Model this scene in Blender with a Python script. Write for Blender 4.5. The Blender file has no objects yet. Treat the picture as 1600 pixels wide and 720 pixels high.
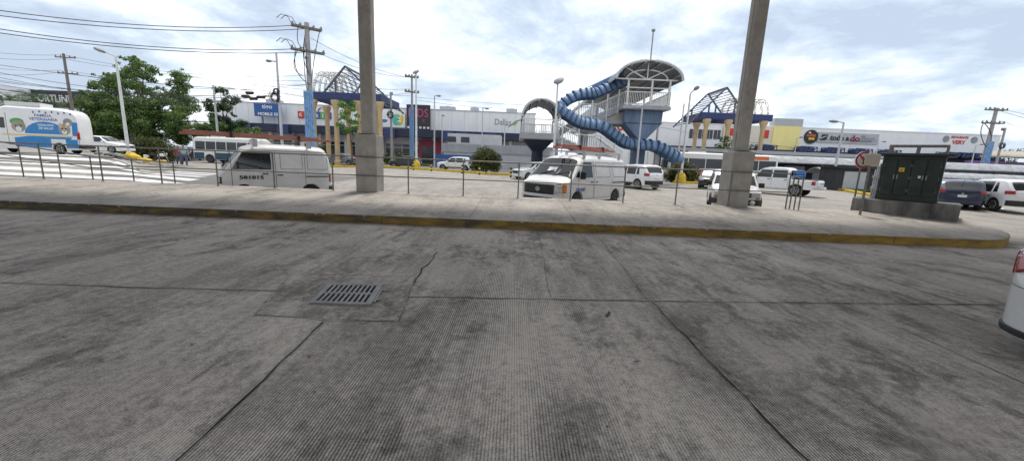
import bpy, bmesh, math, random
from mathutils import Vector, Matrix
R = math.radians
random.seed(7)
SC = bpy.context.scene
COL = SC.collection
EYE = 1.65
F, CX, CY = 610.0, 800.0, 360.0
PITCH, ROLL = R(10.4), R(2.29)
CM = Matrix.Rotation(math.pi/2 - PITCH, 3, 'X') @ Matrix.Rotation(ROLL, 3, 'Z')

# ---------------------------------------------------------------- survey helpers (pixel of the photograph -> place in the world)
def ray(px, py):
    return CM @ Vector(((px-CX)/F, -(py-CY)/F, -1.0))
def P(px, py, Y):
    d = ray(px, py); k = Y/d.y
    return Vector((d.x*k, Y, EYE + d.z*k))
def G(px, py, z=0.0):
    d = ray(px, py); k = (z-EYE)/d.z
    return Vector((d.x*k, d.y*k, z))
def proj(v):
    q = CM.transposed() @ (Vector(v) - Vector((0, 0, EYE)))
    return (CX + F*q.x/-q.z, CY - F*q.y/-q.z)

def sstep(a, b, x):
    t = min(1, max(0, (x-a)/(b-a))); return t*t*(3-2*t)
def ground_h(x, y):
    r = x/max(y, 8.0)
    return 0.75*sstep(-.92, -1.04, r)*sstep(20, 25.5, y) + 1.6*sstep(46, 60, y)*sstep(-.76, -.95, r) - (0.34-0.12*sstep(-6, -1, x)-0.12*sstep(5.5, 7.5, x))*(1-sstep(17, 21.5, y))

# ---------------------------------------------------------------- materials
def mat(name, col, rough=0.6, metal=0.0, var=0.12, scale=6.0, bump=0.0, col2=None, spec=0.5, stretch=None, coat=0.0, bscale=None):
    m = bpy.data.materials.new(name); m.use_nodes = True
    nt = m.node_tree; n = nt.nodes; L = nt.links
    b = n['Principled BSDF']
    b.inputs['Roughness'].default_value = rough
    b.inputs['Metallic'].default_value = metal
    b.inputs['Specular IOR Level'].default_value = spec
    if coat: b.inputs['Coat Weight'].default_value = coat; b.inputs['Coat Roughness'].default_value = 0.08
    tc = n.new('ShaderNodeTexCoord'); vec = tc.outputs['Object']
    if stretch:
        mp = n.new('ShaderNodeMapping'); mp.inputs['Scale'].default_value = stretch
        L.new(vec, mp.inputs['Vector']); vec = mp.outputs['Vector']
    nz = n.new('ShaderNodeTexNoise'); nz.inputs['Scale'].default_value = scale; nz.inputs['Detail'].default_value = 6; nz.inputs['Roughness'].default_value = 0.65
    L.new(vec, nz.inputs['Vector'])
    cr = n.new('ShaderNodeValToRGB')
    cr.color_ramp.elements[0].position = 0.3; cr.color_ramp.elements[1].position = 0.7
    c2 = col2 if col2 else tuple(min(1, c*(1+var)) for c in col)
    c1 = tuple(c*(1-var) for c in col) if not col2 else col
    cr.color_ramp.elements[0].color = (*c1, 1); cr.color_ramp.elements[1].color = (*c2, 1)
    L.new(nz.outputs['Fac'], cr.inputs['Fac']); L.new(cr.outputs['Color'], b.inputs['Base Color'])
    if bump:
        bp = n.new('ShaderNodeBump'); bp.inputs['Strength'].default_value = bump; bp.inputs['Distance'].default_value = 0.02
        n2 = n.new('ShaderNodeTexNoise'); n2.inputs['Scale'].default_value = bscale or scale*6; n2.inputs['Detail'].default_value = 5
        L.new(vec, n2.inputs['Vector']); L.new(n2.outputs['Fac'], bp.inputs['Height']); L.new(bp.outputs['Normal'], b.inputs['Normal'])
    return m

def leaf_mat(name, dark, light):
    m = bpy.data.materials.new(name); m.use_nodes = True
    nt = m.node_tree; n = nt.nodes; L = nt.links; b = n['Principled BSDF']
    b.inputs['Roughness'].default_value = 0.55; b.inputs['Specular IOR Level'].default_value = 0.35
    g = n.new('ShaderNodeNewGeometry'); cr = n.new('ShaderNodeValToRGB')
    cr.color_ramp.elements[0].color = (*dark, 1); cr.color_ramp.elements[1].color = (*light, 1)
    tc = n.new('ShaderNodeTexCoord'); nz = n.new('ShaderNodeTexNoise'); nz.inputs['Scale'].default_value = 0.9; nz.inputs['Detail'].default_value = 2
    L.new(tc.outputs['Object'], nz.inputs['Vector'])
    mx = n.new('ShaderNodeMath'); mx.operation = 'MULTIPLY_ADD'; mx.inputs[1].default_value = 0.55
    sb = n.new('ShaderNodeMath'); sb.operation = 'MULTIPLY_ADD'; sb.inputs[1].default_value = 1.6; sb.inputs[2].default_value = -0.55
    L.new(nz.outputs['Fac'], sb.inputs[0]); L.new(g.outputs['Random Per Island'], mx.inputs[0]); L.new(sb.outputs[0], mx.inputs[2])
    L.new(mx.outputs[0], cr.inputs['Fac']); L.new(cr.outputs['Color'], b.inputs['Base Color'])
    tr = n.new('ShaderNodeBsdfTranslucent'); L.new(cr.outputs['Color'], tr.inputs['Color'])
    ms = n.new('ShaderNodeMixShader'); ms.inputs['Fac'].default_value = 0.3
    L.new(b.outputs[0], ms.inputs[1]); L.new(tr.outputs[0], ms.inputs[2]); L.new(ms.outputs[0], n['Material Output'].inputs['Surface'])
    return m

def concrete_road(name, base, dark, groove=0.0, stain=1.0, groove_axis='X', seed=0.0, streak=0.13):
    """worn slab concrete: broad oily stains, longer drag marks, fine grit and, where asked, combed grooves"""
    m = bpy.data.materials.new(name); m.use_nodes = True
    nt = m.node_tree; n = nt.nodes; L = nt.links; b = n['Principled BSDF']
    b.inputs['Roughness'].default_value = 0.8; b.inputs['Specular IOR Level'].default_value = 0.3
    tc = n.new('ShaderNodeTexCoord')
    def noise(scale, detail, rough, sc=(1, 1, 1), off=(0, 0, 0), dist=0.0):
        mp = n.new('ShaderNodeMapping'); mp.inputs['Scale'].default_value = sc; mp.inputs['Location'].default_value = (off[0]+seed, off[1]+seed*1.7, off[2])
        L.new(tc.outputs['Object'], mp.inputs['Vector'])
        t = n.new('ShaderNodeTexNoise'); t.inputs['Scale'].default_value = scale; t.inputs['Detail'].default_value = detail; t.inputs['Roughness'].default_value = rough; t.inputs['Distortion'].default_value = dist
        L.new(mp.outputs['Vector'], t.inputs['Vector']); return t.outputs['Fac']
    def ramp(f, p0, p1, v0, v1):
        r = n.new('ShaderNodeMapRange'); r.interpolation_type = 'SMOOTHSTEP'
        r.inputs['From Min'].default_value = p0; r.inputs['From Max'].default_value = p1; r.inputs['To Min'].default_value = v0; r.inputs['To Max'].default_value = v1
        L.new(f, r.inputs['Value']); return r.outputs['Result']
    def mul(a, c):
        q = n.new('ShaderNodeMath'); q.operation = 'MULTIPLY'; L.new(a, q.inputs[0]); L.new(c, q.inputs[1]); return q.outputs[0]
    s1 = ramp(noise(0.55, 8, 0.68, (1.0, 0.6, 1), (3, 1, 0)), 0.36, 0.62, 1-0.27*stain, 1.0)       # oily patches
    s2 = ramp(noise(1.3, 7, 0.7, (1.6, 0.28, 1), (9, 4, 0)), 0.34, 0.66, 1-0.20*stain, 1.1)         # drag marks along the traffic
    s3 = ramp(noise(14, 6, 0.7, (1, 1, 1), (0, 8, 0)), 0.25, 0.75, 0.72, 1.24)                       # grit
    s4 = ramp(noise(70, 3, 0.6), 0.25, 0.75, 0.70, 1.30)
    s5 = ramp(noise(3.4, 9, 0.75, (1, 0.8, 1), (21, 2, 0), 0.3), 0.56, 0.7, 1.0, 1-0.25*stain)        # blotches
    s6 = ramp(noise(1.0, 5, 0.7, (13, 0.22, 1), (5, 31, 0)), 0.3, 0.7, 1-streak, 1+streak*.5)   # fine wheel and comb streaks
    blot = ramp(noise(2.6, 10, 0.74, (1.1, 0.7, 1), (57, 12, 0), 0.5), 0.45, 0.60, 0.0, 1.0)             # oil blotches with a torn edge ...
    zone = ramp(noise(0.75, 4, 0.6, (1, 0.6, 1), (71, 3, 0), 0.3), 0.42, 0.56, 0.0, 1.0)                  # ... only where vehicles stand
    bz = n.new('ShaderNodeMath'); bz.operation = 'MULTIPLY_ADD'; bz.inputs[1].default_value = -0.42*stain; bz.inputs[2].default_value = 1.0
    L.new(mul(blot, zone), bz.inputs[0]); s7 = bz.outputs[0]
    drip = ramp(noise(7, 3, 0.6, (1, 1, 1), (90, 44, 0)), 0.69, 0.73, 1.0, 1-0.42*min(1, stain))           # oil drips
    s7 = mul(s7, drip)
    s8 = ramp(noise(42, 2, 0.5, (1, 1, 1), (13, 5, 0)), 0.66, 0.74, 1.0, 1-0.5*min(1, stain))          # dark specks
    s9 = ramp(noise(26, 2, 0.5, (1, 1, 1), (33, 51, 0)), 0.72, 0.76, 1.0, 1.3)                          # pale specks
    f = mul(mul(mul(mul(s1, s2), s3), s4), s5)
    f = mul(mul(mul(mul(f, s6), s7), s8), s9)
    hgt = s3
    if groove:
        wv = n.new('ShaderNodeTexWave'); wv.wave_type = 'BANDS'; wv.bands_direction = groove_axis
        wv.inputs['Scale'].default_value = 0.314/0.021; wv.inputs['Distortion'].default_value = 0.5; wv.inputs['Detail'].default_value = 2; wv.inputs['Detail Scale'].default_value = 0.12
        L.new(tc.outputs['Object'], wv.inputs['Vector'])
        gm = ramp(noise(0.8, 5, 0.6, (1.0, 0.35, 1), (40, 7, 0)), 0.32, 0.6, 0.25, 1.0)               # worn smooth in places
        iv = n.new('ShaderNodeMapRange'); iv.inputs['From Min'].default_value = 0.0; iv.inputs['From Max'].default_value = 0.55; iv.inputs['To Min'].default_value = 1.0; iv.inputs['To Max'].default_value = 0.0
        L.new(wv.outputs['Fac'], iv.inputs['Value'])
        dp = mul(iv.outputs['Result'], gm)
        gq = n.new('ShaderNodeMath'); gq.operation = 'MULTIPLY_ADD'; gq.inputs[1].default_value = -groove; gq.inputs[2].default_value = 1.06
        L.new(dp, gq.inputs[0]); f = mul(f, gq.outputs[0])
        hh = n.new('ShaderNodeMath'); hh.operation = 'MULTIPLY_ADD'; hh.inputs[1].default_value = -1.2; L.new(dp, hh.inputs[0]); L.new(s3, hh.inputs[2]); hgt = hh.outputs[0]
    cr = n.new('ShaderNodeValToRGB'); e = cr.color_ramp.elements
    e[0].position = 0.15; e[0].color = (*dark, 1); e[1].position = 1.05 if False else 1.0; e[1].color = (*base, 1)
    L.new(f, cr.inputs['Fac']); L.new(cr.outputs['Color'], b.inputs['Base Color'])
    bp = n.new('ShaderNodeBump'); bp.inputs['Strength'].default_value = 0.35; bp.inputs['Distance'].default_value = 0.006
    L.new(hgt, bp.inputs['Height']); L.new(bp.outputs['Normal'], b.inputs['Normal'])
    return m

M = {}
M['road'] = concrete_road('grooved_concrete', (0.64, 0.575, 0.515), (0.035, 0.031, 0.028), groove=0.74, stain=1.0)
M['patch'] = concrete_road('patch_concrete', (0.62, 0.56, 0.50), (0.04, 0.035, 0.032), groove=0.6, groove_axis='Y', stain=1.0, seed=5)
M['platform'] = concrete_road('platform_concrete', (0.45, 0.41, 0.365), (0.09, 0.08, 0.07), stain=0.9, streak=0.04, seed=11)
M['lot'] = concrete_road('lot_concrete', (0.33, 0.30, 0.265), (0.09, 0.083, 0.072), stain=0.8, streak=0.04, seed=23)
M['cross'] = concrete_road('crossing_concrete', (0.17, 0.16, 0.148), (0.06, 0.056, 0.052), stain=0.5, seed=31)
M['asphalt'] = mat('asphalt', (0.10, 0.10, 0.10), 0.9, var=0.25, scale=3, bump=0.3)
M['joint'] = mat('joint_tar', (0.022, 0.021, 0.02), 0.9, var=0.4, scale=20)
M['earth'] = mat('earth', (0.17, 0.16, 0.14), 0.95, var=0.3, scale=0.6)
M['kerb'] = mat('worn_yellow_kerb', (0.055, 0.047, 0.035), 0.8, scale=2.6, col2=(0.36, 0.215, 0.022), bump=0.4, stretch=(1, 1, 2.5))
def kerb_mat():
    m = mat('worn_yellow_kerb', (0.06, 0.05, 0.035), 0.8, scale=2.2, col2=(0.37, 0.22, 0.022), bump=0.5, stretch=(0.8, 1, 3.0), bscale=18)
    nt = m.node_tree; n = nt.nodes; L = nt.links; tc = n.new('ShaderNodeTexCoord'); sp = n.new('ShaderNodeSeparateXYZ'); L.new(tc.outputs['Object'], sp.inputs[0])
    mr = n.new('ShaderNodeMapRange'); mr.inputs['From Min'].default_value = -9; mr.inputs['From Max'].default_value = 8; mr.inputs['To Min'].default_value = -0.17; mr.inputs['To Max'].default_value = 0.05; L.new(sp.outputs['X'], mr.inputs['Value'])
    nz = [q for q in n if q.type == 'TEX_NOISE'][0]; cr = [q for q in n if q.type == 'VALTORGB'][0]
    ad = n.new('ShaderNodeMath'); ad.operation = 'ADD'; L.new(nz.outputs['Fac'], ad.inputs[0]); L.new(mr.outputs['Result'], ad.inputs[1]); L.new(ad.outputs[0], cr.inputs['Fac'])
    return m
M['kerb'] = kerb_mat()
M['kerb_y'] = mat('yellow_kerb', (0.60, 0.40, 0.03), 0.7, var=0.3, scale=3)
M['line'] = mat('road_paint', (0.50, 0.49, 0.47), 0.8, scale=2.5, col2=(0.80, 0.79, 0.77))
M['pillar'] = mat('pillar_concrete', (0.29, 0.268, 0.24), 0.85, scale=3.0, col2=(0.44, 0.41, 0.37), bump=0.45, stretch=(1, 1, 0.75), bscale=25)
M['plinth'] = mat('pad_concrete', (0.055, 0.052, 0.046), 0.9, scale=2.2, col2=(0.30, 0.285, 0.26), bump=0.4, stretch=(1, 1, 0.25), bscale=25)
M['galv'] = mat('galvanised', (0.20, 0.185, 0.165), 0.5, 0.5, var=0.3, scale=9)
M['lampgrey'] = mat('pole_grey', (0.52, 0.53, 0.54), 0.55, var=0.12, scale=2)
M['lampwhite'] = mat('pole_white', (0.70, 0.70, 0.68), 0.6, var=0.14, scale=2)
M['dullgrey'] = mat('dull_grey', (0.27, 0.27, 0.28), 0.7, var=0.15, scale=2)
M['wood'] = mat('pole_wood', (0.20, 0.175, 0.15), 0.9, var=0.3, scale=4, stretch=(1, 1, 0.15))
M['polecon'] = mat('pole_concrete', (0.36, 0.345, 0.33), 0.9, var=0.15, scale=3)
M['black'] = mat('black_plastic', (0.018, 0.018, 0.02), 0.5, var=0.2)
M['cable'] = mat('cable', (0.045, 0.045, 0.05), 0.6, var=0.1)
M['pipe_blue'] = mat('pipe_blue', (0.19, 0.34, 0.56), 0.65, var=0.3, scale=3)
M['cover_blue'] = mat('cover_blue', (0.07, 0.145, 0.27), 0.6, scale=1.6, col2=(0.16, 0.26, 0.41), bump=0.1)
M['pier_blue'] = mat('pier_blue', (0.085, 0.125, 0.20), 0.8, scale=0.9, col2=(0.19, 0.26, 0.37), stretch=(1, 1, 0.25), bump=0.2)
M['steel_white'] = mat('steel_white', (0.62, 0.62, 0.60), 0.5, var=0.2, scale=4)
M['vault'] = mat('vault_sheet', (0.23, 0.24, 0.25), 0.5, 0.3, var=0.2, scale=2)
M['vault_edge'] = mat('vault_edge', (0.50, 0.51, 0.51), 0.6, var=0.2)
M['conc_grey'] = mat('grey_concrete', (0.34, 0.35, 0.37), 0.85, var=0.18, scale=0.8, bump=0.2)
M['conc_tan'] = mat('tan_concrete', (0.36, 0.31, 0.25), 0.85, var=0.2, scale=1)
M['roof_shade'] = mat('shade_under_roofs', (0.035, 0.036, 0.042), 0.8, var=0.3, scale=1)  # shade under the station roofs, put into a near-black colour
M['wall_white'] = mat('wall_white', (0.79, 0.79, 0.795), 0.7, var=0.06, scale=0.7, stretch=(1, 1, 0.3))
M['wall_cream'] = mat('wall_cream', (0.70, 0.64, 0.54), 0.75, var=0.06, scale=0.3)
M['wall_grey'] = mat('wall_grey', (0.45, 0.45, 0.47), 0.8, var=0.12, scale=0.6)
M['wall_black'] = mat('wall_black', (0.035, 0.036, 0.04), 0.7, var=0.15, scale=0.3)
M['navy'] = mat('navy', (0.030, 0.045, 0.135), 0.6, var=0.2, scale=1)
M['navy_dk'] = mat('navy_dark', (0.022, 0.028, 0.06), 0.7, var=0.2, scale=1)
M['tan'] = mat('tan_paint', (0.60, 0.44, 0.25), 0.75, var=0.12, scale=1.5)
M['yellow_wall'] = mat('yellow_wall', (0.83, 0.72, 0.30), 0.75, var=0.05, scale=0.8)
M['grey_panel'] = mat('grey_panel', (0.42, 0.43, 0.45), 0.7, var=0.06, scale=1)
M['frame_dark'] = mat('frame_dark', (0.10, 0.105, 0.13), 0.6, var=0.2)
M['frame_pale'] = mat('frame_pale', (0.58, 0.54, 0.46), 0.6, var=0.15)
M['shop_glass'] = mat('shop_glass', (0.03, 0.034, 0.042), 0.12, var=0.4, scale=0.7)
M['red'] = mat('red_paint', (0.55, 0.045, 0.03), 0.6, var=0.12)
M['maroon'] = mat('maroon', (0.22, 0.02, 0.05), 0.6, var=0.15)
M['orange'] = mat('orange_paint', (0.62, 0.13, 0.03), 0.45, var=0.12)
M['green_paint'] = mat('green_paint', (0.10, 0.36, 0.12), 0.6)
M['lime'] = mat('lime', (0.30, 0.50, 0.10), 0.6)
M['teal'] = mat('teal', (0.10, 0.45, 0.48), 0.6)
M['purple'] = mat('purple', (0.16, 0.07, 0.25), 0.6)
M['yellow'] = mat('yellow_paint', (0.75, 0.52, 0.05), 0.6)
M['sign_blue'] = mat('sign_blue', (0.025, 0.095, 0.30), 0.5, var=0.08)
M['sky_blue'] = mat('sky_blue', (0.035, 0.235, 0.55), 0.4, var=0.08)
M['pink'] = mat('pink', (0.50, 0.06, 0.16), 0.6)
M['ink'] = mat('ink', (0.02, 0.02, 0.022), 0.6)
M['ink_blue'] = mat('ink_blue', (0.10, 0.16, 0.42), 0.6)
M['white'] = mat('white_paint', (0.78, 0.78, 0.77), 0.5, var=0.05)
M['car_white'] = mat('car_white', (0.80, 0.80, 0.79), 0.32, var=0.05, scale=2, coat=0.5)
M['van_white'] = mat('van_white', (0.64, 0.63, 0.61), 0.42, scale=1.6, col2=(0.79, 0.785, 0.775), coat=0.25, stretch=(1, 1, 2))
M['car_black'] = mat('car_black', (0.018, 0.02, 0.024), 0.3, var=0.2, coat=0.5)
M['car_grey'] = mat('car_grey', (0.22, 0.23, 0.25), 0.35, metal=0.3, var=0.1, coat=0.4)
M['car_blue'] = mat('car_blue', (0.022, 0.032, 0.065), 0.35, metal=0.3, var=0.15, coat=0.5)
M['car_teal'] = mat('bus_teal', (0.02, 0.065, 0.095), 0.4, var=0.15)
M['bus_cream'] = mat('bus_cream', (0.70, 0.70, 0.66), 0.4, var=0.06)
M['glass'] = mat('car_glass', (0.016, 0.018, 0.021), 0.06, var=0.3, scale=2, spec=0.6)
M['seam'] = mat('seam', (0.07, 0.07, 0.07), 0.7)
M['trim'] = mat('black_trim', (0.025, 0.025, 0.027), 0.6, var=0.2)
M['tyre'] = mat('tyre', (0.02, 0.02, 0.021), 0.85, var=0.3, scale=10)
M['rim'] = mat('rim', (0.42, 0.43, 0.44), 0.35, 0.7, var=0.1)
M['steelrim'] = mat('steel_rim', (0.10, 0.10, 0.105), 0.5, 0.4, var=0.2)
M['lens'] = mat('lamp_lens', (0.60, 0.61, 0.60), 0.12, 0.35, var=0.25, scale=14, coat=0.8)
M['tail'] = mat('tail_lens', (0.38, 0.012, 0.018), 0.15, var=0.15, scale=15, coat=0.8)
M['amber'] = mat('amber_lens', (0.60, 0.16, 0.02), 0.2, coat=0.6)
M['ladder'] = mat('ladder_red', (0.42, 0.13, 0.085), 0.6, var=0.25, scale=2.5)
M['ladder2'] = mat('ladder_pink', (0.40, 0.17, 0.13), 0.65, var=0.25, scale=2.5)
M['transformer'] = mat('transformer_green', (0.020, 0.032, 0.024), 0.55, var=0.45, scale=2.5, bump=0.08, stretch=(1, 1, 0.4))
M['silver'] = mat('silver_roof', (0.20, 0.205, 0.21), 0.6, 0.2, scale=1.8, col2=(0.42, 0.43, 0.44), bump=0.9, bscale=7)
M['flat_roof'] = mat('flat_roof', (0.34, 0.35, 0.36), 0.6, var=0.15)
M['beige_box'] = mat('beige_box', (0.47, 0.41, 0.33), 0.6, var=0.1)
M['leaf_mid'] = leaf_mat('leaf_mid', (0.030, 0.070, 0.018), (0.195, 0.29, 0.075))
M['leaf_dark'] = leaf_mat('leaf_dark', (0.018, 0.042, 0.013), (0.075, 0.14, 0.04))
M['leaf_lime'] = leaf_mat('leaf_lime', (0.06, 0.14, 0.02), (0.20, 0.36, 0.05))
M['leaf_bush'] = leaf_mat('leaf_bush', (0.025, 0.042, 0.012), (0.13, 0.14, 0.035))
M['grass'] = leaf_mat('grass_blade', (0.05, 0.12, 0.02), (0.14, 0.27, 0.05))
M['bark'] = mat('bark', (0.11, 0.09, 0.07), 0.95, var=0.3, scale=6, bump=0.5)
M['skin'] = mat('skin', (0.30, 0.17, 0.11), 0.6)
M['hair'] = mat('hair', (0.02, 0.016, 0.014), 0.7)
M['shirt_teal'] = mat('shirt_teal', (0.30, 0.48, 0.50), 0.85)
M['shirt_red'] = mat('shirt_red', (0.30, 0.06, 0.08), 0.85)
M['jeans'] = mat('jeans', (0.09, 0.10, 0.14), 0.85)
M['canopy'] = mat('canopy_soffit', (0.50, 0.50, 0.49), 0.8, var=0.1)
M['iron'] = mat('cast_iron', (0.24, 0.235, 0.235), 0.5, 0.5, var=0.3, scale=8)
M['pit_shade'] = mat('pit_shade_black', (0.006, 0.006, 0.007), 0.95)
M['paper'] = mat('paper_scrap', (0.62, 0.61, 0.58), 0.8)

# ---------------------------------------------------------------- mesh building
class MB:
    def __init__(s): s.v = []; s.f = []; s.m = []; s.cur = 0
    def add(s, vs, fs, mi=None):
        k = len(s.v); s.v += [Vector(q) for q in vs]
        for f in fs: s.f.append([k+i for i in f]); s.m.append(s.cur if mi is None else mi)
        return s
    def box(s, c, d, rz=0.0, mi=None):
        x, y, z = d[0]/2, d[1]/2, d[2]/2; ca, sa = math.cos(rz), math.sin(rz)
        vs = []
        for k in (-z, z):
            for (i, j) in ((-x, -y), (x, -y), (x, y), (-x, y)):
                vs.append((c[0]+i*ca-j*sa, c[1]+i*sa+j*ca, c[2]+k))
        return s.add(vs, [(3, 2, 1, 0), (4, 5, 6, 7), (0, 1, 5, 4), (1, 2, 6, 5), (2, 3, 7, 6), (3, 0, 4, 7)], mi)
    def frust(s, c0, d0, c1, d1, mi=None):
        vs = []
        for c, d in ((c0, d0), (c1, d1)):
            for (i, j) in ((-1, -1), (1, -1), (1, 1), (-1, 1)): vs.append((c[0]+i*d[0]/2, c[1]+j*d[1]/2, c[2]))
        return s.add(vs, [(3, 2, 1, 0), (4, 5, 6, 7), (0, 1, 5, 4), (1, 2, 6, 5), (2, 3, 7, 6), (3, 0, 4, 7)], mi)
    def bar(s, p, q, w, h=None, mi=None):
        p, q = Vector(p), Vector(q); h = h or w; d = (q-p)
        if d.length < 1e-6: return s
        d.normalize(); up = Vector((0, 0, 1)) if abs(d.z) < 0.95 else Vector((0, 1, 0))
        a = d.cross(up).normalized(); b = a.cross(d)
        vs = []
        for c in (p, q):
            for (i, j) in ((-1, -1), (1, -1), (1, 1), (-1, 1)): vs.append(c+a*i*w/2+b*j*h/2)
        return s.add(vs, [(3, 2, 1, 0), (4, 5, 6, 7), (0, 1, 5, 4), (1, 2, 6, 5), (2, 3, 7, 6), (3, 0, 4, 7)], mi)
    def tube(s, pts, r, n=8, mi=None, cap=True):
        pts = [Vector(p) for p in pts]; rs = r if isinstance(r, (list, tuple)) else [r]*len(pts)
        ref = None; rings = []
        for i, p in enumerate(pts):
            d = (pts[min(i+1, len(pts)-1)]-pts[max(i-1, 0)]).normalized()
            if ref is None: ref = Vector((0, 0, 1)) if abs(d.z) < 0.9 else Vector((1, 0, 0))
            a = d.cross(ref).normalized(); b = d.cross(a).normalized(); ref = -b if False else ref
            rings.append([p+(a*math.cos(2*math.pi*k/n)+b*math.sin(2*math.pi*k/n))*rs[i] for k in range(n)])
        vs = [v for ring in rings for v in ring]; fs = []
        for i in range(len(pts)-1):
            for k in range(n):
                k2 = (k+1) % n; fs.append((i*n+k, i*n+k2, (i+1)*n+k2, (i+1)*n+k))
        if cap: fs.append(tuple(range(n))); fs.append(tuple(range((len(pts)-1)*n, len(pts)*n))[::-1])
        return s.add(vs, fs, mi)
    def prism(s, poly, axis, a0, a1, mi=None):
        """poly = list of 2-D points; axis 'Y': points are (x,z) swept a0..a1 in y; 'Z': (x,y) swept in z; 'X': (y,z)"""
        def mk(p, a):
            return {'Y': (p[0], a, p[1]), 'Z': (p[0], p[1], a), 'X': (a, p[0], p[1])}[axis]
        n = len(poly); vs = [mk(p, a0) for p in poly]+[mk(p, a1) for p in poly]
        fs = [tuple(range(n)), tuple(range(n, 2*n))[::-1]]+[(i, n+i, n+(i+1) % n, (i+1) % n) for i in range(n)]
        return s.add(vs, fs, mi)
    def lathe(s, prof, c, axis='Z', n=20, mi=None):
        vs = []; fs = []
        for (r, h) in prof:
            for k in range(n):
                a = 2*math.pi*k/n; x, y = r*math.cos(a), r*math.sin(a)
                vs.append({'Z': (c[0]+x, c[1]+y, c[2]+h), 'Y': (c[0]+x, c[1]+h, c[2]+y), 'X': (c[0]+h, c[1]+x, c[2]+y)}[axis])
        for i in range(len(prof)-1):
            for k in range(n): fs.append((i*n+k, i*n+(k+1) % n, (i+1)*n+(k+1) % n, (i+1)*n+k))
        fs.append(tuple(range(n))); fs.append(tuple(range((len(prof)-1)*n, len(prof)*n))[::-1])
        return s.add(vs, fs, mi)
    def grid(s, fn, nu, nv, mi=None, thick=None):
        vs = [fn(i/nu, j/nv) for i in range(nu+1) for j in range(nv+1)]
        fs = [(i*(nv+1)+j, (i+1)*(nv+1)+j, (i+1)*(nv+1)+j+1, i*(nv+1)+j+1) for i in range(nu) for j in range(nv)]
        return s.add(vs, fs, mi)
    def text(s, txt, c, h, ux=(1, 0, 0), uz=(0, 0, 1), bold=0.0, width=None, mi=None, depth=0.02, warp=None):
        vs, fs = text_geo(txt, bold)
        ux, uz = Vector(ux), Vector(uz); nn = ux.cross(uz)       # nn points towards the reader's back; the face side is -nn... see below
        x0 = min(v[0] for v in vs); x1 = max(v[0] for v in vs); z0 = min(v[1] for v in vs); z1 = max(v[1] for v in vs)
        sz = h/(z1-z0); sx = sz if not width else width/(x1-x0)
        out = []
        for v in vs:
            q = Vector(c)+ux*((v[0]-(x0+x1)/2)*sx)+uz*((v[1]-(z0+z1)/2)*sz)+nn*depth
            out.append(warp(q) if warp else q)
        return s.add(out, fs, mi)
    def build(s, name, mats, parent=None, world=True, smooth=None, bevel=0.0, solid=0.0):
        me = bpy.data.meshes.new(name)
        o = bpy.data.objects.new(name, me); COL.objects.link(o)
        off = Vector((0, 0, 0))
        if parent is not None:
            o.parent = parent
            if world:
                q = parent
                while q is not None: off += q.location; q = q.parent
        me.from_pydata([v-off for v in s.v], [], s.f)
        for mm in (mats if isinstance(mats, (list, tuple)) else [mats]): me.materials.append(mm)
        for p, i in zip(me.polygons, s.m): p.material_index = i
        bm = bmesh.new(); bm.from_mesh(me); bmesh.ops.recalc_face_normals(bm, faces=bm.faces); bm.to_mesh(me); bm.free()
        if smooth is not None:
            for p in me.polygons: p.use_smooth = True
            me.set_sharp_from_angle(angle=R(smooth))
        if solid:
            md = o.modifiers.new('thick', 'SOLIDIFY'); md.thickness = solid; md.offset = 0
        if bevel:
            md = o.modifiers.new('bevel', 'BEVEL'); md.width = bevel; md.segments = 2; md.limit_method = 'ANGLE'; md.angle_limit = R(40)
        me.update(); return o

_tc = {}
def text_geo(txt, bold):
    key = (txt, bold)
    if key not in _tc:
        cu = bpy.data.curves.new('t', 'FONT'); cu.body = txt; cu.size = 1; cu.offset = bold; cu.resolution_u = 3; cu.fill_mode = 'FRONT'
        ob = bpy.data.objects.new('t', cu)
        me = bpy.data.meshes.new_from_object(ob)
        _tc[key] = ([tuple(v.co) for v in me.vertices], [tuple(p.vertices) for p in me.polygons])
        bpy.data.objects.remove(ob); bpy.data.curves.remove(cu); bpy.data.meshes.remove(me)
    return _tc[key]

def tag(o, label=None, cat=None, group=None, kind=None):
    if label: o['label'] = label
    if cat: o['category'] = cat
    if group: o['group'] = group
    if kind: o['kind'] = kind
    return o
def empty(name, loc, label, cat, group=None, rz=0.0):
    o = bpy.data.objects.new(name, None); COL.objects.link(o); o.location = loc; o.rotation_euler = (0, 0, rz); o.empty_display_size = 0.3
    return tag(o, label, cat, group)
def copy_tree(o, parent=None):
    c = o.copy(); COL.objects.link(c); c.parent = parent
    for ch in list(o.children): copy_tree(ch, c)
    return c
# ================================================================ camera, light, sky
cam = bpy.data.cameras.new('camera'); co = bpy.data.objects.new('camera', cam); COL.objects.link(co)
cam.sensor_fit = 'HORIZONTAL'; cam.sensor_width = 36; cam.lens = 36*F/1600; cam.clip_end = 3000; cam.clip_start = 0.05
co.location = (0, 0, EYE); co.rotation_euler = CM.to_euler()
SC.camera = co

SUN_EL, SUN_AZ = R(68), R(12)            # azimuth measured from +Y towards +X
sd = Vector((math.sin(SUN_AZ)*math.cos(SUN_EL), math.cos(SUN_AZ)*math.cos(SUN_EL), math.sin(SUN_EL)))
sl = bpy.data.lights.new('sun', 'SUN'); sl.energy = 1.5; sl.angle = R(10); sl.color = (1.0, 0.96, 0.90)
so = bpy.data.objects.new('sun', sl); COL.objects.link(so); so.rotation_euler = (-sd).to_track_quat('-Z', 'Y').to_euler(); so.location = (0, 0, 60)

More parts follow.
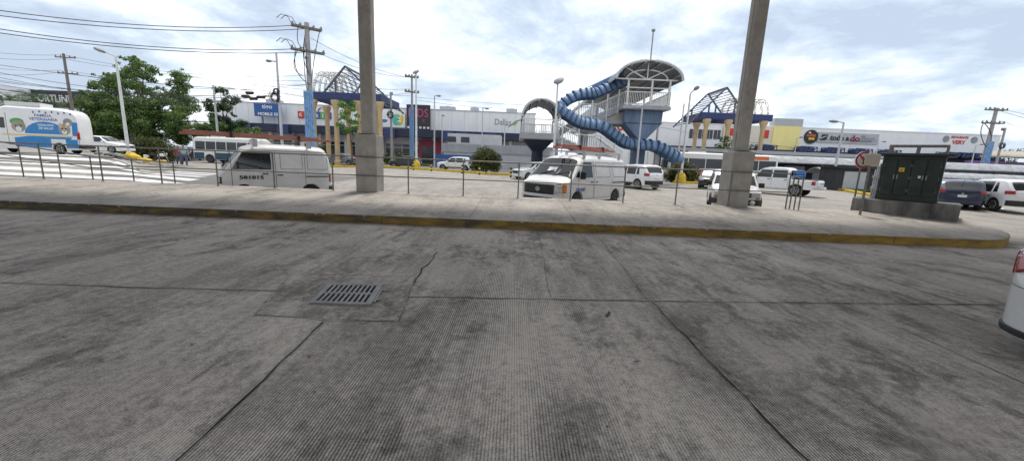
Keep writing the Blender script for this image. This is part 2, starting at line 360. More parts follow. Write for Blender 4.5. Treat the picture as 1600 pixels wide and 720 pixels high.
w = bpy.data.worlds.new('World'); SC.world = w; w.use_nodes = True
nt = w.node_tree; n = nt.nodes; L = nt.links
bg = n['Background']; bg.inputs['Strength'].default_value = 0.1
sky = n.new('ShaderNodeTexSky'); sky.sky_type = 'NISHITA'; sky.sun_disc = False; sky.sun_elevation = SUN_EL; sky.sun_rotation = SUN_AZ; sky.dust_density = 2.0
tc = n.new('ShaderNodeTexCoord'); sx = n.new('ShaderNodeSeparateXYZ'); L.new(tc.outputs['Generated'], sx.inputs[0])
mz = n.new('ShaderNodeMath'); mz.operation = 'MAXIMUM'; mz.inputs[1].default_value = 0.0; L.new(sx.outputs['Z'], mz.inputs[0])
az = n.new('ShaderNodeMath'); az.operation = 'ADD'; az.inputs[1].default_value = 0.22; L.new(mz.outputs[0], az.inputs[0])
dv = []
for ax in 'XY':
    q = n.new('ShaderNodeMath'); q.operation = 'DIVIDE'; L.new(sx.outputs[ax], q.inputs[0]); L.new(az.outputs[0], q.inputs[1]); dv.append(q)
cb = n.new('ShaderNodeCombineXYZ'); L.new(dv[0].outputs[0], cb.inputs[0]); L.new(dv[1].outputs[0], cb.inputs[1])
SKY_OFF = (4.3, 1.1, 0)
mp = n.new('ShaderNodeMapping'); mp.inputs['Location'].default_value = SKY_OFF; L.new(cb.outputs[0], mp.inputs['Vector'])
n1 = n.new('ShaderNodeTexNoise'); n1.inputs['Scale'].default_value = 1.25; n1.inputs['Detail'].default_value = 12; n1.inputs['Roughness'].default_value = 0.62; n1.inputs['Distortion'].default_value = 0.15
L.new(mp.outputs[0], n1.inputs['Vector'])
# brighter, whiter cloud towards the veiled sun, greyer blue away from it
ga = n.new('ShaderNodeMath'); ga.operation = 'ABSOLUTE'; gs = n.new('ShaderNodeMath'); gs.operation = 'ADD'; gs.inputs[1].default_value = -0.08; L.new(sx.outputs['X'], gs.inputs[0]); L.new(gs.outputs[0], ga.inputs[0])
gx = n.new('ShaderNodeMath'); gx.operation = 'MULTIPLY_ADD'; gx.inputs[1].default_value = -0.12; L.new(ga.outputs[0], gx.inputs[0]); L.new(n1.outputs['Fac'], gx.inputs[2])
cr = n.new('ShaderNodeValToRGB'); e = cr.color_ramp.elements
e[0].position = 0.33; e[0].color = (0.37, 0.435, 0.535, 1)
e[1].position = 0.565; e[1].color = (1.0, 1.0, 1.0, 1)
q = e.new(0.40); q.color = (0.47, 0.545, 0.64, 1)
q = e.new(0.47); q.color = (0.64, 0.69, 0.755, 1)
L.new(gx.outputs[0], cr.inputs['Fac'])
sc10 = n.new('ShaderNodeVectorMath'); sc10.operation = 'SCALE'; sc10.inputs['Scale'].default_value = 8.3; L.new(cr.outputs['Color'], sc10.inputs[0])
mx = n.new('ShaderNodeMix'); mx.data_type = 'RGBA'; mx.inputs['Factor'].default_value = 0.93
L.new(sky.outputs[0], mx.inputs['A']); L.new(sc10.outputs[0], mx.inputs['B']); L.new(mx.outputs['Result'], bg.inputs['Color'])

SC.view_settings.view_transform = 'Standard'; SC.view_settings.look = 'None'; SC.view_settings.gamma = 1; SC.view_settings.exposure = 0.95
SC.view_settings.use_curve_mapping = False

# ================================================================ ground, road, platform, lot
tag(MB().add([(-900, -300, -0.30), (900, -300, -0.30), (900, 1500, -0.30), (-900, 1500, -0.30)], [(0, 1, 2, 3)]).build('ground', M['earth']), kind='structure')

def ribbon(mb, pts, wd, z, mi, jit=0.012):
    pts2 = []
    for a, b in zip(pts[:-1], pts[1:]):
        a, b = Vector(a), Vector(b); k = max(2, int((b-a).length/0.18))
        for i in range(k): pts2.append(a.lerp(b, i/k))
    pts2.append(Vector(pts[-1]))
    vs = []; fs = []
    for i, p in enumerate(pts2):
        d = (pts2[min(i+1, len(pts2)-1)]-pts2[max(0, i-1)]).normalized(); nn = Vector((-d.y, d.x, 0))
        ww = wd*random.uniform(0.45, 1.25); o = nn*random.uniform(-jit, jit)
        vs += [(p.x+o.x+nn.x*ww/2, p.y+o.y+nn.y*ww/2, z), (p.x+o.x-nn.x*ww/2, p.y+o.y-nn.y*ww/2, z)]
    for i in range(len(pts2)-1): fs.append((2*i, 2*i+1, 2*i+3, 2*i+2))
    mb.add(vs, fs, mi)
KY = G(800, 358).y
rd = MB(); rd.add([(-60, -30, 0), (60, -30, 0), (60, 30, -0.02), (-60, 30, -0.02)], [(0, 1, 2, 3)], 0)
rd.v[-2].z = rd.v[-1].z = 0.0
rd.v[-2].y = rd.v[-1].y = 13.0
# concrete patch round the drain (a later pour, combed the other way)
pc = [G(*q) for q in ((455, 430), (648, 433), (622, 503), (398, 492))]
rd.add([(p.x, p.y, 0.004) for p in pc], [(0, 1, 2, 3)], 1)
g2 = lambda *a: [G(*q) for q in a]
ribbon(rd, g2((-60, 440), (0, 442), (200, 449), (440, 455)), 0.022, 0.008, 2)
ribbon(rd, g2((640, 464), (800, 467), (1020, 471), (1300, 474), (1640, 477)), 0.020, 0.008, 2)
ribbon(rd, g2((1018, 471), (1100, 556), (1190, 648), (1275, 735)), 0.018, 0.009, 2)
ribbon(rd, g2((505, 503), (440, 566), (345, 656), (275, 725)), 0.016, 0.009, 2)
ribbon(rd, g2((646, 444), (662, 420), (684, 394)), 0.018, 0.008, 2, 0.03)
ribbon(rd, g2((455, 430), (560, 431), (648, 433)), 0.006, 0.009, 2)
ribbon(rd, g2((398, 492), (470, 498), (520, 503), (620, 502)), 0.009, 0.009, 2)
ribbon(rd, g2((455, 430), (420, 465), (398, 492)), 0.005, 0.009, 2)
ribbon(rd, g2((648, 433), (640, 464), (622, 503)), 0.005, 0.009, 2)
ribbon(rd, g2((1325, 477), (1450, 532), (1610, 604)), 0.010, 0.008, 2)
ribbon(rd, g2((1468, 483), (1560, 513), (1640, 540)), 0.012, 0.008, 2)
ribbon(rd, g2((930, 364), (975, 420), (1010, 468)), 0.008, 0.007, 2)
ribbon(rd, g2((860, 466), (850, 410), (840, 360)), 0.006, 0.007, 2)
tag(rd.build('road', [M['road'], M['patch'], M['joint']]), kind='structure')

# litter on the road
for i, (px, py, sx_, nm) in enumerate(((446, 403, .05, 'white'), (950, 492, .07, 'dark'), (1225, 430, .03, 'white'))):
    p = G(px, py); mb = MB(); a = random.random()*3
    mb.grid(lambda u, v: (p.x+(u-.5)*sx_*2*math.cos(a), p.y+(u-.5)*sx_*2*math.sin(a)+(v-.5)*sx_, 0.006+0.012*math.sin(u*5+v*4)**2), 4, 3)
    tag(mb.build('litter_scrap', M['paper'] if nm == 'white' else M['trim'], smooth=60, solid=0.002),
        ('small crumpled white paper scrap on the road left of the drain grate', 'dark flat scrap lying on the concrete right of the drain grate', 'tiny pale scrap on the road in front of the green transformer')[i], 'litter', 'litter scraps on the road')

# raised platform
PZ0, PZ1, PY1 = 0.19, 0.335, 13.72
def pz(y): return PZ0+(PZ1-PZ0)*(y-KY)/(PY1-KY)
q0, q1, q2, q3 = P(1528, 380, KY), P(1592, 380, KY+.05), P(1573, 370, KY+1.15), P(1502, 345, 13.1)
outl = [(-60, KY), (q0.x, KY)]
for i in range(1, 9):
    t = i/8; q = q0*(1-t)**2+q1*2*t*(1-t)+q2*t*t; outl.append((q.x, q.y))
outl += [(q3.x, q3.y), (q3.x-.3, PY1), (-60, PY1)]
pm = MB(); N = len(outl)
top = [(x, y, pz(y)) for x, y in outl]; bot = [(x, y, -0.05) for x, y in outl]
pm.add(top, [tuple(range(N))], 0)
pm.add(top+bot, [(i, (i+1) % N, N+(i+1) % N, N+i) for i in range(0, 10)], 1)
pm.add(top+bot, [(i, (i+1) % N, N+(i+1) % N, N+i) for i in range(10, N)], 0)
# painted lip on the kerb's upper edge
lip = [(x, y+(0.03 if i < 2 else 0.02), pz(y)+0.004) for i, (x, y) in enumerate(outl[:10])]
tp = [(x, y, pz(y)+0.004) for x, y in outl[:10]]
pm.add(tp+lip, [(i, i+1, 11+i, 10+i) for i in range(9)], 1)
for k in range(26):
    xk = -38+2.05*k+random.uniform(-.05, .05)
    if xk < q0.x: pm.add([(xk-.006, KY-.003, 0.005), (xk+.006, KY-.003, 0.005), (xk+.007, KY-.003, pz(KY)), (xk-.007, KY-.003, pz(KY))], [(0, 1, 2, 3)], 2)
for k in range(34):
    xk = random.uniform(-22, q0.x); ww, z1 = random.uniform(.02, .07), random.uniform(.015, .04)
    pm.add([(xk-ww, KY-.004, pz(KY)-.001), (xk-ww*.3, KY-.004, pz(KY)-z1), (xk+ww*.4, KY-.004, pz(KY)-z1*.8), (xk+ww, KY-.004, pz(KY)-.001)], [(0, 1, 2, 3)], 0)
def pribbon(pts, wd):
    q = MB(); ribbon(q, pts, wd, 0, 0); pm.add([(v.x, v.y, pz(v.y)+0.004) for v in q.v], q.f, 2)
for px in (55, 285, 505, 735, 900, 1150, 1330):
    a = G(px, 305+0.04*px, 0.26); pribbon([(a.x*0.985, KY+0.1, 0), (a.x, PY1-0.1, 0)], 0.012)
tag(pm.build('platform', [M['platform'], M['kerb'], M['joint']]), kind='structure')

# parking lot and avenue behind the platform
lm = MB(); nx, ny = 130, 56
lm.grid(lambda u, v: (-110+u*220, PY1-0.6+v*75, ground_h(-110+u*220, PY1-0.6+v*75)), nx, ny)
tag(lm.build('parking_lot', M['lot'], smooth=60), kind='structure')
ro = MB(); ro.add([(11.5, KY+0.6, 0.004), (60, KY+0.6, 0.004), (60, 13.2, 0.004), (11.5, 13.2, 0.004)], [(0, 1, 2, 3)])
tag(ro.build('side_road', M['lot']), kind='structure')
av = MB(); av.grid(lambda u, v: (-100+u*190, 44.6+v*11, ground_h(-100+u*190, 44.6+v*11)+0.006), 95, 8)
tag(av.build('avenue', M['asphalt'], smooth=60), kind='structure')
cw = MB(); cw.grid(lambda u, v: (-36+u*26, 13.75+v*13.4, ground_h(-36+u*26, 13.75+v*13.4)+.005), 40, 24); tag(cw.build('crossing_surface', M['cross'], smooth=60), kind='structure')
ln = MB()
def strip(mb, a, b, wd, z=0.012):
    a, b = Vector(a), Vector(b); k = max(1, int((b-a).length/1.0)); d = (b-a).normalized(); nn = Vector((-d.y, d.x, 0))*wd/2
    vs = []; fs = []
    for i in range(k+1):
        p = a.lerp(b, i/k); vs += [(p.x+nn.x, p.y+nn.y, ground_h(p.x+nn.x, p.y+nn.y)+z), (p.x-nn.x, p.y-nn.y, ground_h(p.x-nn.x, p.y-nn.y)+z)]
    for i in range(k): fs.append((2*i, 2*i+1, 2*i+3, 2*i+2))
    mb.add(vs, fs)
for i in range(8):                                  # zebra crossing
    y0 = 15.6+i*1.35; xe_ = P(178+9*i, 260, y0).x; xf_ = P(252+13*i, 270, y0-.9).x
    strip(ln, (-34, y0+0.35, 0), (xe_, y0, 0), 0.66); strip(ln, (xe_+.08, y0-.01, 0), (xf_, y0-0.95, 0), 0.58)
for (a, b) in (((560, 262), (760, 282)), ((700, 262), (1000, 290)), ((1545, 318), (1575, 330)), ((1040, 296), (1240, 306))):
    p, q = G(*a), G(*b); strip(ln, p, q, 0.12)
tag(ln.build('road_markings', M['line']), kind='structure')

# canopy over the road where the photograph was taken, its pillars and the hall behind
CZ = 9.4
cn = empty('terminal_canopy', (0, 3, CZ), 'flat grey concrete canopy roof over the near road, borne by the two tall pillars', 'canopy')
cm_ = MB(); cm_.box((0, 5.0, CZ+0.15), (70, 19, 0.3)); cm_.build('roof_slab', M['canopy'], cn)
b_ = MB()
for yy in (13.9, 5, -4): b_.box((0, yy, CZ-0.22), (70, 0.35, 0.42))
b_.build('roof_beam', M['canopy'], cn)
hw_ = empty('terminal_hall', (0, -24.2, 0), 'plain grey concrete hall wall at the back of the near road', 'building')
MB().box((0, -24.4, 3), (70, 0.4, 6)).build('wall', M['conc_grey'], hw_)

def pillar(px, py, lw, uw, split_py, label, lean=0):
    b = G(px, py, 0.32); Y = b.y; X = b.x
    zs = P(px, split_py, Y).z
    t = empty('concrete_pillar', (X, Y+lw/2, pz(Y)-0.01), label, 'pillar', 'concrete pillars on the platform')
    m1 = MB(); m1.box((X, Y+lw/2, (pz(Y)-0.02+zs)/2), (lw, lw, zs-pz(Y)+0.02)); m1.build('pillar_base', M['pillar'], t, bevel=0.025)
    m2 = MB()
    h = uw/2; c = (X, Y+lw/2); k = 0.05
    poly = [(c[0]-h, c[1]-h+k), (c[0]-h+k, c[1]-h), (c[0]+h-k, c[1]-h), (c[0]+h, c[1]-h+k), (c[0]+h, c[1]+h-k), (c[0]+h-k, c[1]+h), (c[0]-h+k, c[1]+h), (c[0]-h, c[1]+h-k)]
    m2.prism(poly, 'Z', zs-0.03, CZ-0.44)
    m2.box((c[0]-h-0.012, c[1]-0.02, (zs+CZ-0.44)/2), (0.02, 0.12, CZ-0.46-zs))
    m2.build('pillar_shaft', M['pillar'], t, bevel=0.008)
    m3 = MB(); m3.box((c[0], c[1], zs+0.012), (uw+0.10, uw+0.10, 0.03)); m3.build('collar', M['joint'], t)
pillar(573, 300, 0.73, 0.42, 210, 'square concrete pillar on the left, beside the small white van, on the platform edge')
pillar(1152, 323, 0.73, 0.42, 236, 'square concrete pillar on the right, in front of the small white car, on the platform edge')

# platform railing
FY = 13.45
rl = empty('railing', (0, FY, pz(FY)), 'long grey metal pipe railing along the far edge of the platform', 'railing')
zt_, zm_ = pz(FY)+1.19, pz(FY)+0.56
xe = P(1233, 290, FY).x
tr = MB(); tr.tube([(-40, FY, zt_), (xe, FY, zt_)], 0.024, 10); tr.build('top_rail', M['galv'], rl, smooth=60)
tr = MB(); tr.tube([(-40, FY, zm_), (xe, FY, zm_)], 0.021, 10); tr.build('mid_rail', M['galv'], rl, smooth=60)
posts = [P(px, 0.04*px+216+40, FY).x for px in (65, 158, 251, 339, 428, 520, 638, 724, 810, 892, 975, 1057, 1140)]
posts += [posts[0]-2.05*k for k in range(1, 12)]+[xe]
for x in posts:
    q = MB(); q.tube([(x, FY, pz(FY)-0.01), (x, FY, zt_)], 0.023, 10); q.lathe([(0.055, 0), (0.055, 0.012), (0.03, 0.016)], (x, FY, pz(FY)-0.002), n=12); q.build('post', M['galv'], rl, smooth=50)
gt = empty('gate_railing', (xe+.2, FY-.1, pz(FY)), 'short bent pipe gate railing closing the right end of the long railing', 'railing')
for i in range(3):
    x = xe+0.10+0.10*i; y = FY-0.08*i-0.05
    q = MB(); q.tube([(x, y, pz(y)-0.01), (x, y, zt_-0.10-0.03*i)], 0.022, 10); q.build('post', M['galv'], gt, smooth=60)
q = MB(); q.tube([(xe+0.08, FY-0.04, zt_-0.09), (xe+0.20, FY-0.14, zt_-0.13), (xe+0.32, FY-0.22, zt_-0.16)], 0.022, 10); q.build('top_rail', M['galv'], gt, smooth=60)

# ramp railing behind it on the left
ry = 15.0
rr = empty('ramp_railing', (P(60, 250, ry).x, ry, 0), 'sloping pipe handrail of the ramp behind the left end of the long railing', 'railing')
A = P(-40, 215, ry); B = P(136, 244, ry); C_ = P(274, 254, ry)
q = MB(); q.tube([A, B, C_], 0.024, 10); q.build('top_rail', M['galv'], rr, smooth=60)
A2 = A-Vector((0, 0, .5)); B2 = B-Vector((0, 0, .42)); C2 = C_-Vector((0, 0, .3))
q = MB(); q.tube([A2, B2, C2], 0.018, 8); q.build('mid_rail', M['galv'], rr, smooth=60)
for px, py in ((-34, 217), (28, 226.5), (89, 236.3), (140, 244.3), (205, 249), (270, 253.6)):
    a = P(px, py, ry); q = MB(); q.tube([(a.x, ry, ground_h(a.x, ry)-.02), a], 0.022, 10); q.build('post', M['galv'], rr, smooth=60)

# drain grate
gc = [G(*q) for q in ((515, 447), (596, 448), (578, 477), (487, 474))]
def gq(u, v, z): 
    a = gc[3].lerp(gc[2], u); b = gc[0].lerp(gc[1], u); p = a.lerp(b, v); return (p.x, p.y, z)
ctr = gq(.5, .5, 0)
dg = empty('drain_grate', ctr, 'cast iron drain grate with two rows of slots set in a concrete patch', 'drain')
def gbox(mb, u0, u1, v0, v1, z0, z1):
    vs = [gq(u0, v0, z0), gq(u1, v0, z0), gq(u1, v1, z0), gq(u0, v1, z0), gq(u0, v0, z1), gq(u1, v0, z1), gq(u1, v1, z1), gq(u0, v1, z1)]
    mb.add(vs, [(3, 2, 1, 0), (4, 5, 6, 7), (0, 1, 5, 4), (1, 2, 6, 5), (2, 3, 7, 6), (3, 0, 4, 7)])
q = MB(); gbox(q, 0.0, 1, 0, 1, 0.0045, 0.0085); q.build('pit_shade', M['pit_shade'], dg)  # flat black sheet stands in for the shade down the drain
q = MB(); gbox(q, -.03, 1.03, -.05, 0.03, .005, .030); gbox(q, -.03, 1.03, .97, 1.05, .005, .030); gbox(q, -.03, .035, .03, .97, .005, .030); gbox(q, .94, 1.03, .03, .97, .005, .030); q.build('frame', M['iron'], dg, bevel=0.004)
q = MB(); gbox(q, .035, .94, .47, .53, .010, .027)
for i in range(11):
    u = .035+.905*i/10.0; gbox(q, u-.022, u+.022, .03, .47, .010, .026); gbox(q, u-.022, u+.022, .53, .97, .010, .026)
q.build('grate_bars', M['iron'], dg)
q = MB(); gbox(q, 1.03, 1.07, .1, .9, .005, .022); gbox(q, 1.03, 1.13, .72, .8, .005, .02); gbox(q, 1.03, 1.13, .2, .28, .005, .02); q.build('hinge', M['iron'], dg, bevel=.003)

# transformer cabinet on its pad
pa = G(1350, 332, .30)
nrm = Vector((ray(1482, 300).x, ray(1482, 300).y, 0)).normalized(); u = Vector((nrm.y, -nrm.x, 0))
def along(target_px, b, z):
    lo, hi = -1.0, 5.0
    for _ in range(40):
        m_ = (lo+hi)/2; v = pa+u*m_+nrm*b
        if proj((v.x, v.y, z))[0] < target_px: lo = m_
        else: hi = m_
    return lo
plen = along(1496, 0, .25); pb = pa+u*plen
rzT = math.atan2(u.y, u.x)
ctrP = (pa+pb)/2+nrm*0.8; ctrP.z = 0.24
pad = empty('transformer_pad', ctrP, 'low stained concrete pad under the dark green transformer cabinet', 'concrete pad')
PT = 0.78
q = MB(); q.prism([(v.x, v.y) for v in (pa+u*.16, pa+u*plen, pa+u*plen+nrm*1.6, pa+nrm*1.6-u*.42, pa+nrm*.35-u*.42)], 'Z', .12, PT); q.build('pad_block', M['plinth'], pad, bevel=0.03)
def TL(a, b, z): v = pa+u*a+nrm*b; return (v.x, v.y, z)
a0 = along(1367, .2, PT); tl = along(1463, .2, PT)-a0
TH = 1.46
tf = empty('transformer_cabinet', TL(a0+tl/2, .75, PT), 'dark green electrical transformer cabinet with four door panels on a concrete pad', 'transformer')
q = MB(); q.box(TL(a0+tl/2, .70, PT+TH/2), (tl, 1.0, TH), rzT); q.build('cabinet_body', M['transformer'], tf, bevel=0.015)
q = MB(); q.box(TL(a0+tl/2+.04, .68, PT+TH+.045), (tl+.30, 1.22, .09), rzT); q.build('lid', M['transformer'], tf, bevel=0.02)
for i in range(4):
    q = MB(); w4 = (tl-.10)/4; q.box(TL(a0+.05+w4*(i+.5), .185, PT+.2+(TH-.32)/2), (w4-.035, .035, TH-.30), rzT); dr = q.build('door_panel', M['transformer'], tf, bevel=0.012)
    if i in (1, 2):
        q = MB(); q.box(TL(a0+.05+w4*(i+.5)+.05*(i*2-3), .162, PT+(1.02 if i == 1 else .80)), (.13 if i == 1 else .06, .012, .13 if i == 1 else .08), rzT)
        q.build('warning_label' if i == 1 else 'padlock', M['yellow'] if i == 1 else M['white'], dr)
        if i == 1:
            q = MB(); ce = Vector(TL(a0+.05+w4*1.5-.05, .154, PT+1.02))
            q.add([ce+u*-.035-Vector((0, 0, .035)), ce+u*.035-Vector((0, 0, .035)), ce+Vector((0, 0, .04))], [(0, 1, 2)]); q.build('warning_mark', M['red'], dr)
for i in range(4):
    w4 = (tl-.10)/4; q = MB()
    for k in range(5): q.box(TL(a0+.05+w4*(i+.5), .160, PT+.34+.035*k), (w4*.55, .012, .014), rzT)
    q.build('louvre', M['transformer'], tf)
    q = MB()
    for zz in (.35, .75, 1.15): q.box(TL(a0+.05+w4*(i+(.06 if i % 2 == 0 else .94)), .162, PT+zz), (.025, .02, .09), rzT)
    q.build('hinge', M['frame_dark'], tf)
    q = MB(); q.box(TL(a0+.05+w4*(i+(.88 if i % 2 == 0 else .12)), .158, PT+.78), (.03, .03, .14), rzT); q.build('handle', M['dullgrey'], tf)
q = MB(); q.box(TL(a0+tl/2, .70, PT+.08), (tl+.02, 1.02, .14), rzT); q.build('base_skirt', M['transformer'], tf)
tr_ = MB()
for a, c in ((a0+.12, a0+tl-.02),):
    zz = PT+TH+.09
    tr_.bar(TL(a, .25, zz+.24), TL(c, .25, zz+.24), .06); tr_.bar(TL(a, .95, zz+.24), TL(c, .95, zz+.24), .05)
    for t in (a, (a+c)/2, c):
        tr_.bar(TL(t, .25, zz), TL(t, .25, zz+.27), .045); tr_.bar(TL(t, .95, zz), TL(t, .95, zz+.27), .045)
tr_.build('lifting_frame', M['galv'], tf)
q = MB()
for k in range(3):
    q.tube([TL(a0-.05-.06*k, .5+.1*k, PT-.02), TL(a0-.05-.06*k, .5+.1*k, PT+1.2-.1*k)], .026, 8)
q.box(TL(a0-.1, .6, PT+.75), (.22, .3, .10), rzT); q.box(TL(a0-.1, .6, PT+.35), (.22, .3, .10), rzT)
q.build('conduit', M['lampgrey'], tf, smooth=50)
mp_ = P(1363, 250, 12.6)
q = MB(); q.box(mp_, (.34, .3, .36), rzT)
mbx = empty('meter_box', mp_, 'beige electrical meter box on a post left of the transformer cabinet', 'meter box')
q.build('box_case', M['beige_box'], mbx, bevel=.02)
q = MB(); q.tube([(mp_.x, mp_.y+.05, pz(12.6)), (mp_.x, mp_.y+.05, mp_.z-.15)], .035, 8); q.build('post', M['galv'], mbx, smooth=60)
# round traffic sign behind it
sp = P(1347, 250, 14.6)
ts = empty('traffic_sign', (sp.x, sp.y, 0), 'round red and white prohibition sign with black arrow beside the beige meter box', 'sign')
q = MB(); q.tube([(sp.x, sp.y, 0), (sp.x, sp.y, sp.z+.2)], .03, 8); q.build('post', M['galv'], ts, smooth=60)
q = MB(); q.lathe([(.30, 0), (.30, .02)], (sp.x, sp.y-.06, sp.z), 'Y', 28); q.build('sign_plate', M['white'], ts)
q = MB(); vs = []; 
for k in range(28):
    a = 2*math.pi*k/28; vs += [(sp.x+.295*math.cos(a), sp.y-.066, sp.z+.295*math.sin(a)), (sp.x+.225*math.cos(a), sp.y-.066, sp.z+.225*math.sin(a))]
q.add(vs, [(2*k, 2*k+1, (2*k+3) % 56, (2*k+2) % 56) for k in range(28)], 0)
q.add([(sp.x-.03-.17, sp.y-.069, sp.z+.17), (sp.x+.03-.17, sp.y-.069, sp.z+.19), (sp.x+.19, sp.y-.069, sp.z-.17), (sp.x+.13, sp.y-.069, sp.z-.19)], [(0, 1, 2, 3)], 0)
q.add([(sp.x-.02, sp.y-.0675, sp.z-.16), (sp.x+.04, sp.y-.0675, sp.z-.16), (sp.x+.04, sp.y-.0675, sp.z+.06), (sp.x-.02, sp.y-.0675, sp.z+.06), (sp.x-.12, sp.y-.0675, sp.z+.05), (sp.x+.01, sp.y-.0675, sp.z+.14)], [(0, 1, 2, 3), (3, 5, 4)], 1)
q.build('sign_symbol', [M['red'], M['ink']], ts)
# ================================================================ mall buildings
def facade_x(px, py, Y): return P(px, py, Y).x
MY = 76.0
def mz(px, py, Y=MY): return P(px, py, Y).z
def sign_text(mb, txt, px, py, Y, h, width=None, bold=0.02, mi=0, depth=0.03):
    c = P(px, py, Y); mb.text(txt, c, h, (1, 0, 0), (0, 0, 1), bold, width, mi, depth)

# left wing
xl, xr = P(340, 200, MY).x, P(836, 200, MY).x
ztop = 10.05; zband = P(700, 205, MY).z; zcan = P(700, 217, MY).z
lw_ = empty('shopping_mall', ((xl+xr)/2, MY+10, 0), 'long white mall building with navy canopies on the left, behind the street', 'mall building')
q = MB(); q.box(((xl+xr)/2, MY+10.2, (zband+ztop)/2), (xr-xl, 20, ztop-zband)); q.build('upper_wall', M['wall_white'], lw_)
q = MB(); q.box(((xl+xr)/2, MY+10.2, ztop+.08), (xr-xl+.2, 20.2, .16)); q.build('parapet', M['grey_panel'], lw_)
q = MB(); q.box(((xl+xr)/2, MY+11.2, zband/2), (xr-xl-.1, 20, zband-.01)); q.build('lower_wall', M['wall_grey'], lw_)
q = MB(); q.box(((xl+xr)/2, MY-.2, (zband+zcan)/2), (xr-xl, 2.6, zband-zcan)); q.build('canopy_band', M['navy_dk'], lw_, bevel=.05)
for px_, wu in ((430, 2.6), (560, 2.0), (590, 1.4), (700, 3.0), (742, 1.6), (800, 2.2)):
    xu = P(px_, 170, MY+5).x; q = MB(); q.box((xu, MY+5, ztop+.7), (wu, 1.8, 1.05)); q.lathe([(.45, 0), (.45, .15)], (xu, MY+5, ztop+1.22), n=12); q.build('roof_unit', M['grey_panel'], lw_, bevel=.04)
sg = MB(); pl_ = MB()
x = xl+1; i = 0
random.seed(3)
while x < xr-4:
    wdt = random.uniform(2.6, 5.2)
    q = MB(); q.box((x+wdt/2, MY+1.15, 1.9), (wdt, .12, 3.3)); sw = q.build('shop_window', M['shop_glass'], lw_)
    q = MB()
    for k in range(int(wdt/1.2)+1): q.box((x+k*wdt/(int(wdt/1.2)), MY+1.06, 1.9), (.09, .08, 3.3))
    q.box((x+wdt/2, MY+1.05, 2.9), (wdt, .07, .09)); q.build('mullion', M['lampgrey'], sw)
    q = MB(); q.box((x+wdt+.4, MY+.9, zcan/2), (.55, .5, zcan)); q.build('pilaster', M['wall_white'] if i % 2 else M['wall_grey'], lw_)
    x += wdt+.85; i += 1
for px in (387, 445, 487, 610, 700, 722, 766):           # navy lattice awning blocks
    c = P(px, 0.04*px+184, MY-1.2)
    q = MB(); q.box((c.x, MY-1.4, c.z), (2.1, 1.2, 1.7)); q.build('awning_block', M['navy'], lw_, bevel=.06)
q = MB()
for k in range(int((xr-xl)/2.4)): q.box((xl+2.4*k+1.2, MY+.19, (zband+ztop)/2), (.04, .03, ztop-zband-.2))
q.build('panel_seam', M['grey_panel'], lw_)
q = MB(); c = P(672, 220, MY); q.box((c.x, MY+.75, 2.3), (4.6, .5, 4.4)); q.build('entrance_wall', M['maroon'], lw_)
q = MB(); q.box((c.x-.6, MY+.46, 1.7), (2.2, .1, 3.2)); q.build('door', M['shop_glass'], lw_)

def signboard(name, px0, py0, px1, py1, Y, mat_, label, cat='sign', d=.35):
    a, b = P(px0, py0, Y), P(px1, py1, Y); c = (a+b)/2
    t = empty(name, (c.x, Y, c.z), label, cat)
    q = MB(); q.box((c.x, Y+d/2, c.z), (abs(b.x-a.x), d, abs(a.z-b.z))); q.build('sign_panel', mat_, t, bevel=.03)
    return t, c, abs(b.x-a.x), abs(a.z-b.z)
t, c, W_, H_ = signboard('billboard', 396, 161, 439, 183, MY-1.5, M['sign_blue'], 'blue billboard reading tigo MOBILE 55 on the mall roofline behind a lamp post')
q = MB(); q.text('tigo', (c.x, MY-1.5, c.z+.48), .95, bold=.02, width=1.9, depth=.02); q.text('MOBILE 55', (c.x+.1, MY-1.5, c.z-.72), .55, bold=.03, width=3.7, depth=.02); q.build('lettering', M['white'], t)
q = MB(); q.box((c.x-1.5, MY-.6, c.z-1.8), (.15, .15, 1.6)); q.box((c.x+1.5, MY-.6, c.z-1.8), (.15, .15, 1.6)); q.build('support_post', M['frame_dark'], t)
# coloured letter tiles
a = P(465, 179, MY-.1)
t = empty('letter_sign', (P(492, 180, MY).x, MY-.1, a.z), 'multicoloured tile sign reading chikis on the white mall wall behind tan columns', 'sign')
for i, (ch, cm) in enumerate(zip('chikis', ('red', 'orange', 'green_paint', 'sign_blue', 'green_paint', 'purple'))):
    cx = a.x+.5+i*1.05; zc = a.z
    q = MB(); q.box((cx, MY+.08, zc), (1.02, .16, 1.25)); tp_ = q.build('letter_tile', M[cm], t, bevel=.02)
    q = MB(); q.text(ch, (cx, MY-.005, zc), .62 if ch in 'cs' else .8, bold=.03, depth=.012); q.build('letter', M['white'], tp_)
q = MB()
for cx in (a.x+2.2, a.x+4.6):
    q.tube([(cx+.8*math.cos(k*math.pi/10), MY+.08, a.z+.63+.8*math.sin(k*math.pi/10)) for k in range(11)], .07, 6)
q.build('arch_ornament', M['ink'], t, smooth=60)
# mural panel
t, c, W_, H_ = signboard('mural_panel', 592, 174, 633, 200, MY-.4, M['wall_white'], 'pale billboard with green yellow and teal patches right of the left pillar', 'billboard')
rng = random.Random(4)
for cm, xx, zz, rw, rh in (('teal', .12, .0, .22, .9), ('yellow', .38, .05, .13, .85), ('lime', .25, -.25, .3, .3), ('lime', .22, .25, .2, .25), ('ink_blue', -.3, -.1, .3, .25), ('ink_blue', -.15, .3, .16, .14), ('green_paint', .2, .02, .22, .14), ('lime', -.4, -.32, .12, .2)):
    q = MB(); ns = 12
    q.add([(c.x+W_*(xx+rw/2*math.cos(2*math.pi*k/ns)*rng.uniform(.7, 1.05)), MY-.405-rng.uniform(0, .001)-.004*(zz+1), c.z+H_*(zz+rh/2*math.sin(2*math.pi*k/ns)*rng.uniform(.7, 1.05))) for k in range(ns)], [tuple(range(ns))]); q.build('colour_patch', M[cm], t, solid=.004)
